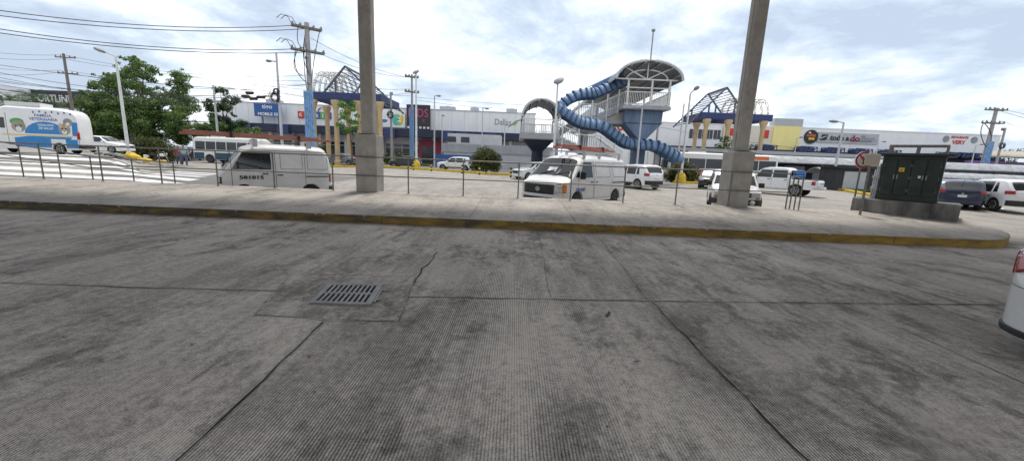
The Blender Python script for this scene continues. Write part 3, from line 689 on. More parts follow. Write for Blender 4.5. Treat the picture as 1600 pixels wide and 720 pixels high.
# black neon board
t, c, W_, H_ = signboard('neon_board', 635, 163, 672, 203, MY-.8, M['wall_black'], 'tall black store board with dark pink letters KIDS on the mall front')
q = MB(); q.text('KIDS', (c.x, MY-.8, c.z+.75), 1.5, bold=.0, width=W_*.84, depth=.012); q.text('it', (c.x+1.0, MY-.8, c.z-.55), .55, depth=.012); q.build('lettering', M['pink'], t)
q = MB()
for k in range(6): q.box((c.x-W_*.42+W_*.168*k, MY-.82, c.z-H_/2+.32), (.42, .02, .36))
q.build('small_marks', M['wall_white'], t)
# Dallas lettering
t = empty('wall_lettering', (P(795, 190, MY).x, MY, P(795, 190, MY).z), 'dark lettering Dallas with green leaf mark on the mall wall left of the footbridge', 'sign')
q = MB(); sign_text(q, 'Dallas', 786, 191, MY+.19, 1.1, 3.1, 0.01); q.build('lettering', M['dullgrey'], t)
q = MB(); c = P(804, 193, MY+.15); q.add([(c.x-.5, c.y, c.z-.2), (c.x+.1, c.y, c.z-.4), (c.x+.6, c.y, c.z+.2), (c.x+.2, c.y, c.z+.5), (c.x-.3, c.y, c.z+.2)], [(0, 1, 2, 3, 4)]); q.build('leaf_mark', M['lime'], t, solid=.02)
# SPORTLINE dark store far left
BY = 98.0
a, b = P(-60, 132, BY), P(142, 147, BY)
gz = 2.0
t = empty('black_store', ((a.x+b.x)/2, BY+8, gz), 'black box store with white lettering SPORTLINE behind palms at the far left', 'building')
zt1 = P(70, 141, BY).z; zb1 = P(100, 168, BY).z
q = MB(); q.box(((a.x+b.x)/2, BY+8, (zt1+zb1)/2), (b.x-a.x, 16, zt1-zb1)); q.build('upper_wall', M['wall_black'], t)
q = MB(); q.box(((a.x+b.x)/2, BY+8.4, zb1-.45), (b.x-a.x-.2, 16, .88)); q.build('white_band', M['wall_white'], t)
q = MB(); q.box(((a.x+b.x)/2, BY+8.8, (gz+zb1-.9)/2), (b.x-a.x-.4, 16, zb1-.9-gz)); q.build('lower_wall', M['navy_dk'], t)
q = MB(); sign_text(q, 'SPORTLINE', 79, 154, BY-.02, 1.75, 10.4, 0.03); q.build('lettering', M['white'], t)
c = P(2, 150, 92); t = empty('white_block', (c.x, 92, 2), 'narrow white building corner at the far left edge beside the black store', 'building')
q = MB(); q.box((c.x-3.2, 95, 7.5), (7, 5, 12)); q.build('wall', M['wall_white'], t)
q = MB()
for k in range(4): q.box((c.x-3.2, 92.47, 3.5+2.4*k), (5.6, .06, 1.1))
q.build('window_band', M['shop_glass'], t)

# low grey ramp building in the middle
GY = 58.0
a, b = P(693, 215, GY), P(850, 222, GY); 
t = empty('low_grey_building', ((a.x+b.x)/2, GY+3, 0), 'low grey concrete block with parapet ramp between the round bush and the footbridge', 'building')
z1 = P(770, 227, GY).z
q = MB(); q.box(((a.x+b.x)/2+1, GY+3, z1/2), (b.x-a.x+2, 6, z1)); q.build('wall', M['wall_grey'], t)
q = MB(); q.box(((a.x+b.x)/2-3.2, GY+6, z1+.7), (8.2, 5, 1.9)); q.build('upper_room', M['wall_grey'], t, bevel=.03)
q = MB(); q.box(((a.x+b.x)/2+1, GY-.08, z1-.6), (b.x-a.x+2.2, .14, 1.25)); q.build('parapet', M['conc_grey'], t, bevel=.03)
q = MB(); c = P(718, 238, GY); q.box((c.x-.4, GY-.06, .95), (6.4, .08, 1.8)); q.build('blue_band', M['sign_blue'], t)
for px in (722, 700):
    c = P(px, 226, GY); q = MB(); q.box((c.x, GY+3.46, z1+.75), (1.3, .06, .8)); q.build('window', M['shop_glass'], t)
for px in (803, 817, 832):
    c = P(px, 258, GY-.1); q = MB(); q.box((c.x, GY-.10, .75), (1.15, .12, 1.3)); q.build('panel', M['grey_panel'], t, bevel=.02)

# right wing
RY = 78.0
zR = P(1400, 206, RY).z
x0, x1 = P(1030, 200, RY).x, P(1562, 220, RY).x
rw_ = empty('shopping_mall', ((x0+x1)/2, RY+10, 0), 'long white mall building on the right with round and long store signs', 'mall building')
zc0, zc1 = P(1400, 242, RY).z, P(1400, 253, RY).z
q = MB(); q.box(((x0+x1)/2, RY+10, (zR+zc0)/2), (x1-x0, 20, zR-zc0)); q.build('upper_wall', M['wall_white'], rw_)
q = MB(); q.box(((x0+x1)/2, RY+10.8, zc0/2), (x1-x0, 20, zc0-.01)); q.build('lower_wall', M['wall_grey'], rw_)
q = MB(); q.box(((x0+x1)/2, RY-.5, (zc0+zc1)/2), (x1-x0, 2.4, zc0-zc1)); q.build('canopy_band', M['navy_dk'], rw_)
q = MB(); q.box(((x0+x1)/2, RY+10, zR+.08), (x1-x0+.2, 20.2, .16)); q.build('parapet', M['wall_white'], rw_)
a, b = P(1128, 210, RY), P(1214, 215, RY)
q = MB(); q.box(((a.x+b.x)/2, RY-.3, (P(1170, 197, RY).z+zc0)/2), (b.x-a.x, .5, P(1170, 197, RY).z-zc0)); q.build('cream_wall', M['wall_cream'], rw_)
for px, py, w3, h3 in ((1144, 207, 1.5, 1.35), (1161, 205, 1.4, 1.6), (1193, 210, 1.25, 1.5)):
    c = P(px, py, RY); q = MB(); q.box((c.x, RY-.6, c.z), (w3, .12, h3)); q.build('red_panel', M['red'], rw_, bevel=.02)
for px in (1082, 1096, 1108, 1120):
    c = P(px, 209+(px-1082)*.04, RY); q = MB(); q.box((c.x, RY-.06, c.z), (1.25, .12, 1.7)); wn = q.build('window', M['shop_glass'], rw_)
    q = MB(); q.box((c.x, RY-.14, c.z), (.06, .06, 1.7)); q.build('window_frame', M['lampgrey'], wn)
a, b = P(1206, 197, RY), P(1249, 199, RY); zt_y = P(1229, 198, RY).z; zg = P(1231, 186, RY).z
q = MB(); q.box(((a.x+b.x)/2, RY+.2, (zt_y+zc0-.4)/2), (b.x-a.x, 1.8, zt_y-zc0+.4)); q.build('yellow_wall', M['yellow_wall'], rw_, bevel=.03)
q = MB(); q.box(((a.x+b.x)/2+.2, RY+.3, (zt_y+zg)/2+.01), (b.x-a.x+.1, 1.6, zg-zt_y)); q.build('grey_panel', M['grey_panel'], rw_, bevel=.03)
x = x0+1
random.seed(5)
while x < x1-4:
    wdt = random.uniform(3, 5.5)
    q = MB(); q.box((x+wdt/2, RY+.74, 1.9), (wdt, .12, 3.2)); q.build('shop_window', M['shop_glass'], rw_); x += wdt+1.2
for px in (1195, 1257, 1299, 1342, 1386, 1479, 1500, 1517, 1545):      # navy lattice awnings
    c = P(px, 0.04*px+183.5, RY-2)
    q = MB(); ww, hh, dd = 3.1, .85, 1.6; zc = c.z+.1
    for s in (-1, 1):
        q.bar((c.x-ww/2, RY-1.5-dd*(s > 0), zc+hh*.5), (c.x+ww/2, RY-1.5-dd*(s > 0), zc+hh*.4), .14); q.bar((c.x-ww/2, RY-1.5-dd*(s > 0), zc-hh*.5), (c.x+ww/2, RY-1.5-dd*(s > 0), zc-hh*.5), .14)
        for k in range(5):
            xk = c.x-ww/2+ww*k/4; y = RY-1.5-dd*(s > 0)
            q.bar((xk, y, zc-hh*.5), (min(c.x+ww/2, xk+ww/4), y, zc+hh*.45), .1); q.bar((xk, y, zc-hh*.5), (xk, y, zc+hh*.45), .1)
    q.box((c.x, RY-1.9, zc-.1), (ww, 1.2, .7))
    q.build('lattice_awning', M['navy'], rw_)
# signs on the right wing
c = P(1267, 214, RY-.1)
t = empty('round_sign', (c.x, RY-.1, c.z), 'round black sign with yellow and orange markings on the white mall wall', 'sign')
q = MB(); q.lathe([(1.32, 0), (1.32, .12)], (c.x, RY-.2, c.z), 'Y', 36); q.build('sign_disc', M['ink'], t)
q = MB(); q.text('SUPER', (c.x, RY-.2, c.z+.25), .45, bold=.05, width=1.8, depth=.012, mi=0); q.text('99', (c.x+.1, RY-.2, c.z-.48), .75, bold=.06, width=1.2, depth=.012, mi=1); q.add([(c.x-.7, RY-.213, c.z+.72), (c.x-.1, RY-.213, c.z+.6), (c.x-.35, RY-.213, c.z+1.02)], [(0, 1, 2)], 2); q.build('lettering', [M['orange'], M['yellow'], M['white']], t)
t, c, W_, H_ = signboard('store_sign', 1279, 212, 1373, 220.5, RY-.3, M['grey_panel'], 'long pale store sign reading todo a dollar in black and red')
a, b = P(1279, 207, RY-.3), P(1373, 224.5, RY-.3)
q = MB(); q.box((c.x, RY-.1, c.z), (W_, .2, 1.95)); q.build('sign_face', M['grey_panel'], t)
q = MB(); q.text('todo a', (c.x-1.75, RY-.3, c.z+.02), .95, bold=.045, width=3.7, depth=.02, mi=0); q.text('do', (c.x+1.25, RY-.3, c.z), 1.2, bold=.04, width=1.9, depth=.02, mi=1); q.text('llar', (c.x+3.75, RY-.3, c.z+.02), 1.15, bold=.05, width=2.7, depth=.02, mi=2)
q.add([(c.x-5.5, RY-.32, c.z-.5), (c.x-4.3, RY-.32, c.z-.5), (c.x-4.0, RY-.32, c.z+.55), (c.x-5.2, RY-.32, c.z+.55)], [(0, 1, 2, 3)], 0)
q.add([(c.x-5.4, RY-.325, c.z-.25), (c.x-4.35, RY-.325, c.z+.2), (c.x-4.3, RY-.325, c.z+.32), (c.x-5.38, RY-.325, c.z-.12)], [(0, 1, 2, 3)], 3)
q.build('lettering', [M['ink'], M['maroon'], M['dullgrey'], M['white']], t)
c = P(1499, 218, RY)
t = empty('wall_lettering', (c.x, RY, c.z), 'small red two line lettering between two emblems, left of the double crossarm pole', 'sign')
q = MB(); q.text('RESTAURANTE', (c.x, RY-.02, c.z+.38), .48, bold=.05, width=3.3, depth=.012); q.text('VERY', (c.x, RY-.02, c.z-.55), .75, bold=.05, width=2.7, depth=.012); q.build('lettering', M['red'], t)
for px in (1478, 1522):
    e_ = P(px, 218+.04*(px-1499), RY); q = MB(); q.lathe([(.62, 0), (.62, .05), (.45, .05), (.45, .02)], (e_.x, RY-.08, e_.z), 'Y', 20); q.build('emblem', M['dullgrey'], t)
c = P(1580, 253, 66)
t = empty('purple_shop_row', (c.x, 66, 0), 'low dark shop row with purple fascia at the right edge behind the bus shelters', 'building')
q = MB(); q.box((c.x+4, 69, 1.9), (22, 5, 3.8)); q.build('wall', M['navy_dk'], t); q = MB(); q.box((c.x+4, 66.3, 3.6), (22, .6, 1.5)); q.build('fascia', M['purple'], t); q = MB(); q.box((c.x+4, 66, 5.2), (14, 4, .25)); q.box((c.x+4, 67.5, 5.7), (14, .3, .9)); q.build('roof_edge', M['wall_cream'], t)

# ================================================================ entrance pergolas
def pergola(label, Yf, Yb, xf0, xf1, zbm, cols, ridge_x, ridge_z, le, re, arch_x0, arch_x1, arch_z, slats):
    cx = (xf0+xf1)/2
    t = empty('entrance_pergola', (cx, (Yf+Yb)/2, 0), label, 'pergola', 'entrance pergolas of the mall')
    q = MB(); hb = .9
    for Y in (Yf, Yb): q.box((cx, Y, zbm), (xf1-xf0, .7, hb))
    for x in (xf0+.35, xf1-.35, cx): q.box((x, (Yf+Yb)/2, zbm-.003), (.7, Yb-Yf-.7, hb-.01))
    q.build('ring_beam', M['navy'], t, bevel=.05)
    for x, Y in cols:
        q = MB(); z1 = zbm-.45
        q.lathe([(.42, 0), (.42, .5), (.31, .6), (.28, z1-1.2), (.31, z1-1.1), (.36, z1-.9), (.48, z1-.5), (.56, z1-.3), (.56, z1)], (x, Y, 0), n=16); q.build('column', M['tan'], t, smooth=40)
    (lx, lz), (rx, rz_) = le, re
    q = MB()
    for Y in (Yf, Yb):
        q.bar((ridge_x, Y, ridge_z), (lx, Y, lz), .15, .2); q.bar((ridge_x, Y, ridge_z), (rx, Y, rz_), .15, .2)
        for fx in (.45,):
            xx = ridge_x+(lx-ridge_x)*fx; zz = ridge_z+(lz-ridge_z)*fx; q.bar((xx, Y, zbm+.4), (xx, Y, zz), .18)
            xx = ridge_x+(rx-ridge_x)*fx; zz = ridge_z+(rz_-ridge_z)*fx; q.bar((xx, Y, zbm+.4), (xx, Y, zz), .18)
    q.bar((ridge_x, Yf, ridge_z), (ridge_x, Yb, ridge_z), .18); q.build('gable_rafter', M['frame_dark'], t)
    q = MB()
    for (ex, ez) in ((lx, lz), (rx, rz_)):
        for k in range(1, slats+1):
            f = k/slats; q.bar((ridge_x+(ex-ridge_x)*f, Yf-.1, ridge_z+(ez-ridge_z)*f+.14), (ridge_x+(ex-ridge_x)*f, Yb+.1, ridge_z+(ez-ridge_z)*f+.14), .08)
    q.build('roof_slats', M['frame_dark'], t)
    q = MB(); rr = (Yb-Yf)*.42; yc = (Yf+Yb)/2; na = 6
    for i in range(na):
        x = arch_x0+(arch_x1-arch_x0)*i/(na-1)
        for r_ in (rr, rr-.35):
            pts = [(x, yc+r_*math.cos(math.pi*k/14), zbm+.45+arch_z*(r_/rr)*math.sin(math.pi*k/14)) for k in range(15)]
            q.tube(pts, .045, 5)
        for k in range(14):
            a1, a2 = math.pi*k/14, math.pi*(k+1)/14
            r1, r2 = (rr, rr-.35) if k % 2 else (rr-.35, rr)
            q.bar((x, yc+r1*math.cos(a1), zbm+.45+arch_z*r1/rr*math.sin(a1)), (x, yc+r2*math.cos(a2), zbm+.45+arch_z*r2/rr*math.sin(a2)), .05)
    for k in range(1, 8):
        a1 = math.pi*k/8; q.bar((arch_x0, yc+rr*math.cos(a1), zbm+.45+arch_z*math.sin(a1)), (arch_x1, yc+rr*math.cos(a1), zbm+.45+arch_z*math.sin(a1)), .07)
    q.build('arch_truss', M['frame_pale'], t)
    return t
YA, YB = 50.0, 57.0
zb = 8.3
X_ = lambda px, Y, py=200: P(px, py, Y).x
pergola('tan columned pergola with blue ring beam and bare gable frame behind the left pillar', YA, YB, X_(486, YA), X_(598, YA), zb,
        [(X_(491, YA), YA), (X_(526, YA), YA), (X_(562, YA), YA), (X_(594, YA), YA), (X_(545, YB), YB), (X_(512, YB), YB), (X_(590, YB), YB)],
        X_(539, YA, 104), P(539, 104, YA).z, (X_(505, YA, 145), P(504, 146, YA).z), (X_(606, YA, 168), P(606, 168, YA).z),
        X_(489, YA), X_(531, YA), 3.0, 9)
YA2, YB2 = 58.0, 63.5
zb2 = P(1130, 182, YA2).z
pergola('tan columned pergola with blue ring beam and bare gable frame behind the right pillar', YA2, YB2, X_(1092, YA2), X_(1203, YA2), zb2,
        [(X_(1137, YA2), YA2), (X_(1166, YA2), YA2), (X_(1192, YA2), YA2), (X_(1103, YA2), YA2), (X_(1088, YB2), YB2), (X_(1152, YB2), YB2)],
        X_(1136, YA2, 137), P(1136, 137, YA2).z, (X_(1076, YA2, 192), P(1076, 194, YA2).z), (X_(1166, YA2, 181), P(1166, 181, YA2).z),
        X_(1150, YA2), X_(1201, YA2), 2.5, 12)

# ================================================================ bus station shelters on the right
def bus_shelter(name, label, Y, px0, px1, zt, kind, depth, hgt):
    xa, xb = P(px0, 250, Y).x, P(px1, 265, Y).x
    t = empty(name, ((xa+xb)/2, Y, 0), label, 'bus shelter', 'bus station shelters')
    q = MB()
    if kind == 'barrel':
        prof = [(Y+depth/2-depth*k/10, zt-hgt+hgt*math.sin(math.pi*k/10)**.75) for k in range(11)]
        prof2 = [(y*1.0, z-.08) for y, z in prof[::-1]]
        q.prism(prof+prof2, 'X', xa, xb); q.build('barrel_roof', M['silver'], t, smooth=35)
    else:
        q.box(((xa+xb)/2, Y, zt-hgt/2), (xb-xa, depth, hgt)); q.build('flat_roof', M['flat_roof'], t, bevel=.02)
        q = MB(); q.box(((xa+xb)/2, Y, zt-hgt-.12), (xb-xa-.3, depth-.4, .22)); q.build('roof_beam', M['roof_shade'], t)
    x = xa+1.0
    while x < xb:
        q = MB(); q.box((x, Y, (zt-hgt)/2), (.16, .16, zt-hgt-.02)); q.build('post', M['galv'], t); x += 6.5
    return t
bus_shelter('bus_shelter', 'long flat grey bus station roof behind the orange bus', 50, 1030, 1364, P(1250, 239, 50).z, 'flat', 4, .4)
bus_shelter('bus_shelter', 'upper long silver barrel roof of the bus station, right of the right pillar', 46, 1190, 1660, P(1290, 246, 46).z, 'barrel', 3.4, .75)
bus_shelter('bus_shelter', 'lower long silver barrel roof in front of the bus station, behind the white pickup', 42, 1276, 1660, P(1300, 262.5, 42).z, 'barrel', 2.4, .5)
# ticket hall behind the shelters
xa, xb = P(1180, 270, 49).x, P(1640, 280, 49).x
t = empty('ticket_hall', ((xa+xb)/2, 50, 0), 'dark low station hall with grey doors under the silver roofs', 'building')
q = MB(); q.box(((xa+xb)/2, 53.5, 1.35), (xb-xa, 3, 2.7)); q.build('wall', M['roof_shade'], t)  # wall coloured as dark as the shaded gap below the roofs
for k in range(9):
    xx = xa+3+k*(xb-xa-6)/8; q = MB(); q.box((xx, 51.93, 1.2), (2.6, .1, 1.9)); q.build('door', M['grey_panel'], t, bevel=.02)
kc = P(1337, 284, 35)
t = empty('kiosk', (kc.x, 35, 0), 'small grey kiosk with roller door on the grass strip behind the traffic sign', 'kiosk')
q = MB(); q.box((kc.x, 36, 1.0), (3.6, 2, 2.0)); q.build('wall', M['roof_shade'], t, bevel=.03); q = MB(); q.box((kc.x-.2, 34.95, .95), (1.9, .08, 1.5)); rd_ = q.build('roller_door', M['grey_panel'], t)  # kiosk walls take the same painted shade as the hall
q = MB()
for k in range(8): q.box((kc.x-.2, 34.9, .3+.18*k), (1.86, .03, .04))
q.build('door_rib', M['lampgrey'], rd_); q = MB(); q.box((kc.x, 35.9, 2.06), (4, 2.5, .12)); q.build('roof', M['roof_shade'], t)

# ================================================================ footbridge
FB = 36.0
fo = P(960, 200, FB)
fb = empty('footbridge', (fo.x, FB, 0), 'large blue and grey pedestrian footbridge with zigzag stairs under ribbed blue covers and arched roofs', 'footbridge')
def XZ(px, py, Y): v = P(px, py, Y); return (v.x, v.z)
def cover(name, pix, Y, hw, hh, seg=.50):
    pts = [Vector(P(px, py, Y)) for px, py in pix]
    # smooth resample
    dense = []
    for a, b in zip(pts[:-1], pts[1:]):
        k = max(2, int((b-a).length/.12))
        for i in range(k): dense.append(a.lerp(b, i/k))
    dense.append(pts[-1])
    for _ in range(8): dense = [dense[0]]+[(dense[i-1]+dense[i]*2+dense[i+1])/4 for i in range(1, len(dense)-1)]+[dense[-1]]
    acc = [0]
    for a, b in zip(dense[:-1], dense[1:]): acc.append(acc[-1]+(b-a).length)
    def at(s):
        for i in range(len(acc)-1):
            if acc[i+1] >= s: return dense[i].lerp(dense[i+1], (s-acc[i])/max(1e-6, acc[i+1]-acc[i]))
        return dense[-1]
    n_ = int(acc[-1]/seg); q = MB(); rib = MB()
    for i in range(n_):
        s0, s1 = acc[-1]*i/n_, acc[-1]*(i+1)/n_
        a, b = at(s0), at(s1); d = (b-a).normalized(); up = Vector((-d.z, 0, d.x)); up = up if up.z > 0 else -up; yv = Vector((0, 1, 0))
        def ring(c, k): 
            return [c+yv*hw*k*math.cos(math.pi*j/12)+up*(hh*k*(math.sin(math.pi*j/12)**.8)) for j in range(13)]
        vs = ring(a, 1.09)+ring(b+d*.05, .95)
        q.add(vs, [(j, j+1, 13+j+1, 13+j) for j in range(12)])
        r_ = ring(a, 1.12); r2 = ring(a+d*.07, 1.12)
        rib.add(r_+r2, [(j, j+1, 13+j+1, 13+j) for j in range(12)])
    q.build(name, M['cover_blue'], fb, smooth=40, solid=.03)
    rib.build('cover_rib', M['pier_blue'], fb, smooth=40, solid=.04)
LY, UY = 34.6, 37.2
cover('stair_cover', [(866, 176), (880, 184), (892, 193), (908, 201), (938, 204), (954, 217), (976, 232), (990, 234), (1022, 235), (1034, 242), (1057, 256)], LY, .95, .84, .46)
cover('stair_cover', [(866, 182), (880, 172), (892, 162), (906, 155), (932, 154), (946, 147), (976, 134)], UY, 1.0, .86, .46)
# posts of the covers and the stair flights under them
for px, py in ((880, 190), (905, 202), (932, 206), (960, 224), (984, 236), (1013, 237)):
    a = P(px, py, LY-1.1); q = MB(); q.bar((a.x, LY-1.1, a.z), (a.x, LY-1.1, max(.0, a.z-2.6)), .10); q.build('cover_post', M['steel_white'], fb)
for px, py in ((905, 158), (926, 157), (950, 147), (968, 140)):
    a = P(px, py, UY-1.1); q = MB(); q.bar((a.x, UY-1.1, a.z), (a.x, UY-1.1, a.z-2.6), .10); q.build('cover_post', M['steel_white'], fb)
def flight(pix, Y, wd, name='stair_flight', th=.5, mt='conc_grey'):
    q = MB(); pts = [P(px, py, Y) for px, py in pix]
    for a, b in zip(pts[:-1], pts[1:]):
        q.add([(a.x, Y-wd/2, a.z), (b.x, Y-wd/2, b.z), (b.x, Y-wd/2, b.z-th), (a.x, Y-wd/2, a.z-th), (a.x, Y+wd/2, a.z), (b.x, Y+wd/2, b.z), (b.x, Y+wd/2, b.z-th), (a.x, Y+wd/2, a.z-th)],
              [(0, 1, 2, 3), (7, 6, 5, 4), (0, 4, 5, 1), (3, 2, 6, 7), (0, 3, 7, 4), (1, 5, 6, 2)])
        if abs(a.z-b.z) > .4:                                   # treads
            k = max(2, int(abs(a.z-b.z)/.17))
            for i in range(k):
                c = a.lerp(b, (i+.5)/k); q.box((c.x, Y, c.z+.05), (abs(b.x-a.x)/k*.98, wd-.1, .12))
    q.build(name, M[mt], fb)
    return pts
def rails(pix, Y, wd, hgt=1.05, sp=.16):
    for s in (-1, 1):
        q = MB(); pts = [P(px, py, Y)+Vector((0, s*(wd/2-.06), 0)) for px, py in pix]
        for a, b in zip(pts[:-1], pts[1:]):
            u_ = Vector((0, 0, hgt)); q.bar(a+u_, b+u_, .07); q.bar(a+Vector((0, 0, .1)), b+Vector((0, 0, .1)), .05)
            k = max(1, int((b-a).length/sp))
            for i in range(k+1): c = a.lerp(b, i/k); q.bar(c, c+u_, .035)
        q.build('railing', M['steel_white'], fb)
low = [(822, 209), (868, 213), (905, 229), (933, 231), (962, 255), (985, 259), (1016, 262)]
flight([(866, 213), (905, 231), (933, 233), (966, 257)], LY, 2.2); rails([(866, 213), (905, 231), (933, 233), (966, 257)], LY, 2.2)
upp = [(868, 210), (905, 184), (928, 184), (976, 163)]
flight(upp, UY, 2.2, mt='conc_grey'); rails(upp, UY, 2.2)
# tan soffit wedge under the upper flight
a, b, c = P(978, 168, UY), P(978, 197, UY), P(928, 190, UY); d_ = P(940, 186, UY); e2 = P(935, 198, UY)
q = MB(); q.prism([(a.x, a.z-.2), (d_.x, d_.z-.2), (c.x, c.z), (e2.x, e2.z), (b.x, b.z)], 'Y', UY-1.2, UY+1.2); q.build('stair_beam', M['conc_tan'], fb, bevel=.04)
q = MB(); a1, b1 = P(930, 190, UY-1.25), P(978, 191, UY-1.25); q.bar((a1.x, UY-1.28, a1.z), (b1.x, UY-1.28, b1.z), .12, .35); q.build('beam_ledge', M['conc_grey'], fb)
# middle landing
a, b = P(812, 208, LY), P(872, 210, LY)
q = MB(); q.box(((a.x+b.x)/2, 36, a.z-.25), (b.x-a.x, 5.6, .5)); q.build('landing_slab', M['conc_grey'], fb, bevel=.04)
rl_ = [(814, 205.5), (868, 208)]
for yy in (33.4, 38.6):
    q = MB(); p0, p1 = (a.x+.1, yy, a.z), (b.x-.1, yy, a.z)
    q.bar((p0[0], yy, a.z+1.1), (p1[0], yy, a.z+1.1), .07); q.bar((p0[0], yy, a.z+.12), (p1[0], yy, a.z+.12), .05)
    k = 22
    for i in range(k+1): x = p0[0]+(p1[0]-p0[0])*i/k; q.bar((x, yy, a.z), (x, yy, a.z+1.1), .04)
    q.build('railing', M['steel_white'], fb)
q = MB(); x = a.x+.1
q.bar((x, 33.4, a.z+1.1), (x, 38.6, a.z+1.1), .07)
for i in range(20): y = 33.4+5.2*i/19; q.bar((x, y, a.z), (x, y, a.z+1.1), .04)
q.build('railing', M['steel_white'], fb)
def vault(px0, px1, pyb, pyt, y0, y1, name='arched_roof', th=.12, over=0):
    A_, B_ = P(px0, pyb, y0), P(px1, pyb+.04*(px1-px0), y0); T = P((px0+px1)/2, pyt, y0)
    cx = (A_.x+B_.x)/2; rx = (B_.x-A_.x)/2; zb_ = (A_.z+B_.z)/2; rz2 = T.z-zb_
    pr = [(cx+rx*math.cos(math.pi*k/20), zb_+rz2*math.sin(math.pi*k/20)) for k in range(21)]
    pi_ = [(cx+(rx-th)*math.cos(math.pi*k/20), zb_+(rz2-th)*math.sin(math.pi*k/20)) for k in range(20, -1, -1)]
    q = MB(); q.prism(pr+pi_, 'Y', y0, y1); q.build(name, M['vault'], fb, smooth=35)
    q = MB()
    for yy in (y0-.06, (y0+y1)/2, y1+.02):
        q.tube([(cx+(rx-.06)*math.cos(math.pi*k/20), yy, zb_+(rz2-.06)*math.sin(math.pi*k/20)) for k in range(21)], .11, 6)
    for k in range(2, 20, 3): 
        a_ = math.pi*k/20; q.bar((cx+(rx-.2)*math.cos(a_), y0, zb_+(rz2-.2)*math.sin(a_)), (cx+(rx-.2)*math.cos(a_), y1, zb_+(rz2-.2)*math.sin(a_)), .08)
    q.build('roof_rib', M['vault_edge'], fb, smooth=40)
    return cx, rx, zb_, rz2
cx, rx, zb_, rz2 = vault(815, 876, 182, 153.5, 34.0, 38.8)
q = MB()
for x in (cx-rx+.25, cx+rx-.25):
    for y in (34.1, 38.5): q.bar((x, y, a.z), (x, y, zb_+.15), .12)
q.build('roof_post', M['steel_white'], fb)
# side lamp arm on the landing
p_ = P(812, 188, 35); q = MB(); q.tube([P(817, 187, 35), P(808, 189, 35), P(800, 195, 35), P(794, 199, 35)], .06, 6); q.build('lamp_arm', M['dullgrey'], fb)
# column under the middle landing
c = P(841, 216, 35.5); q = MB(); q.frust((c.x, 36, c.z-.2), (2.6, 3.2), (c.x, 36, c.z-1.1), (1.0, 1.0)); q.v[0:4], q.v[4:8] = q.v[0:4], q.v[4:8]; q.build('column_head', M['navy_dk'], fb)
q = MB(); q.lathe([(.55, 0), (.5, c.z-1.0)], (c.x, 36, 0), n=16); q.build('column', M['navy_dk'], fb, smooth=40)
# upper landing and its great arch
UL0, UL1 = 34.6, 41.5
A1, B1 = P(976, 163.5, UL0), P(1046, 167, UL0)
zf = (A1.z+B1.z)/2
q = MB(); q.box(((A1.x+B1.x)/2, (UL0+UL1)/2, zf-.15), (B1.x-A1.x+.3, UL1-UL0, .3)); q.build('landing_slab', M['conc_grey'], fb, bevel=.03)
for yy in (UL0+.1, UL1-.1):
    q = MB(); 
    for zz in (1.1, .12): q.bar((A1.x, yy, zf+zz), (B1.x, yy, zf+zz), .075)
    for i in range(27): x = A1.x+(B1.x-A1.x)*i/26; q.bar((x, yy, zf), (x, yy, zf+1.1), .04)
    q.build('railing', M['steel_white'], fb)
q = MB()
for zz in (1.1, .12): q.bar((B1.x, UL0, zf+zz), (B1.x, UL1, zf+zz), .075)
for i in range(40): y = UL0+(UL1-UL0)*i/39; q.bar((B1.x, y, zf), (B1.x, y, zf+1.1), .04)
q.build('railing', M['steel_white'], fb)
cx, rx, zb_, rz2 = vault(962, 1068, 122.5, 93.5, UL0-.6, 60.5, th=.10)
q = MB()
for x in (A1.x+.2, (A1.x+B1.x)/2+.3, B1.x-.1):
    for y in (UL0+.1, UL1-.1): q.bar((x, y, zf), (x, y, zb_+.1), .15)
q.build('roof_post', M['steel_white'], fb)
q = MB(); y = UL0+.05
q.bar((cx-rx+.2, y, zb_+.12), (cx+rx-.2, y, zb_+.12), .11); q.bar((A1.x, y, zb_-.55), (B1.x, y, zb_-.55), .09)
pt = lambda deg, k=.97: (cx+rx*k*math.cos(R(deg)), y, zb_+rz2*k*math.sin(R(deg)))
q.bar((cx, y, zb_+.12), pt(135), .09); q.bar((cx, y, zb_+.12), pt(45), .09); q.bar((cx, y, zb_+.12), pt(90), .09)
q.tube([(cx+rx*.62*math.cos(math.pi*k/14), y, zb_+.12+rz2*.5*math.sin(math.pi*k/14)) for k in range(15)], .06, 5)
q.build('gable_truss', M['steel_white'], fb)
# the blue wedge pier
YP = UL0+.6
h1, h2 = P(977, 167, YP), P(1037, 171, YP); zz1 = P(1006, 193, YP).z; zz2 = P(1003, 217, YP).z; xm = P(1003, 217, YP).x
q = MB(); q.prism([(h1.x, zf-.3), (h2.x, zf-.3), (h2.x-.05, zz1), (xm+.42, zz2), (xm+.42, .0), (xm-.42, .0), (xm-.42, zz2), (h1.x+.05, zz1)], 'Y', YP, YP+1.9); q.build('pier', M['pier_blue'], fb, bevel=.06)
q = MB(); q.bar((h1.x-.02, UL0+.585, zz1), (h2.x, UL0+.585, zz1), .05); q.build('pier_seam', M['navy_dk'], fb)
# bridge deck running on behind the landing
q = MB(); q.box(((A1.x+B1.x)/2-1, 52, zf-.35), (3.4, 20, .7)); q.build('deck', M['conc_grey'], fb)
for s in (-1, 1):
    q = MB(); q.box(((A1.x+B1.x)/2-1+s*1.65, 52, zf+.55), (.08, 20, 1.1)); q.build('deck_parapet', M['steel_white'], fb)
q = MB(); q.box(((A1.x+B1.x)/2-1, 60, (zf-.7)/2), (1.2, 1.2, zf-.7)); q.build('deck_pier', M['conc_grey'], fb)
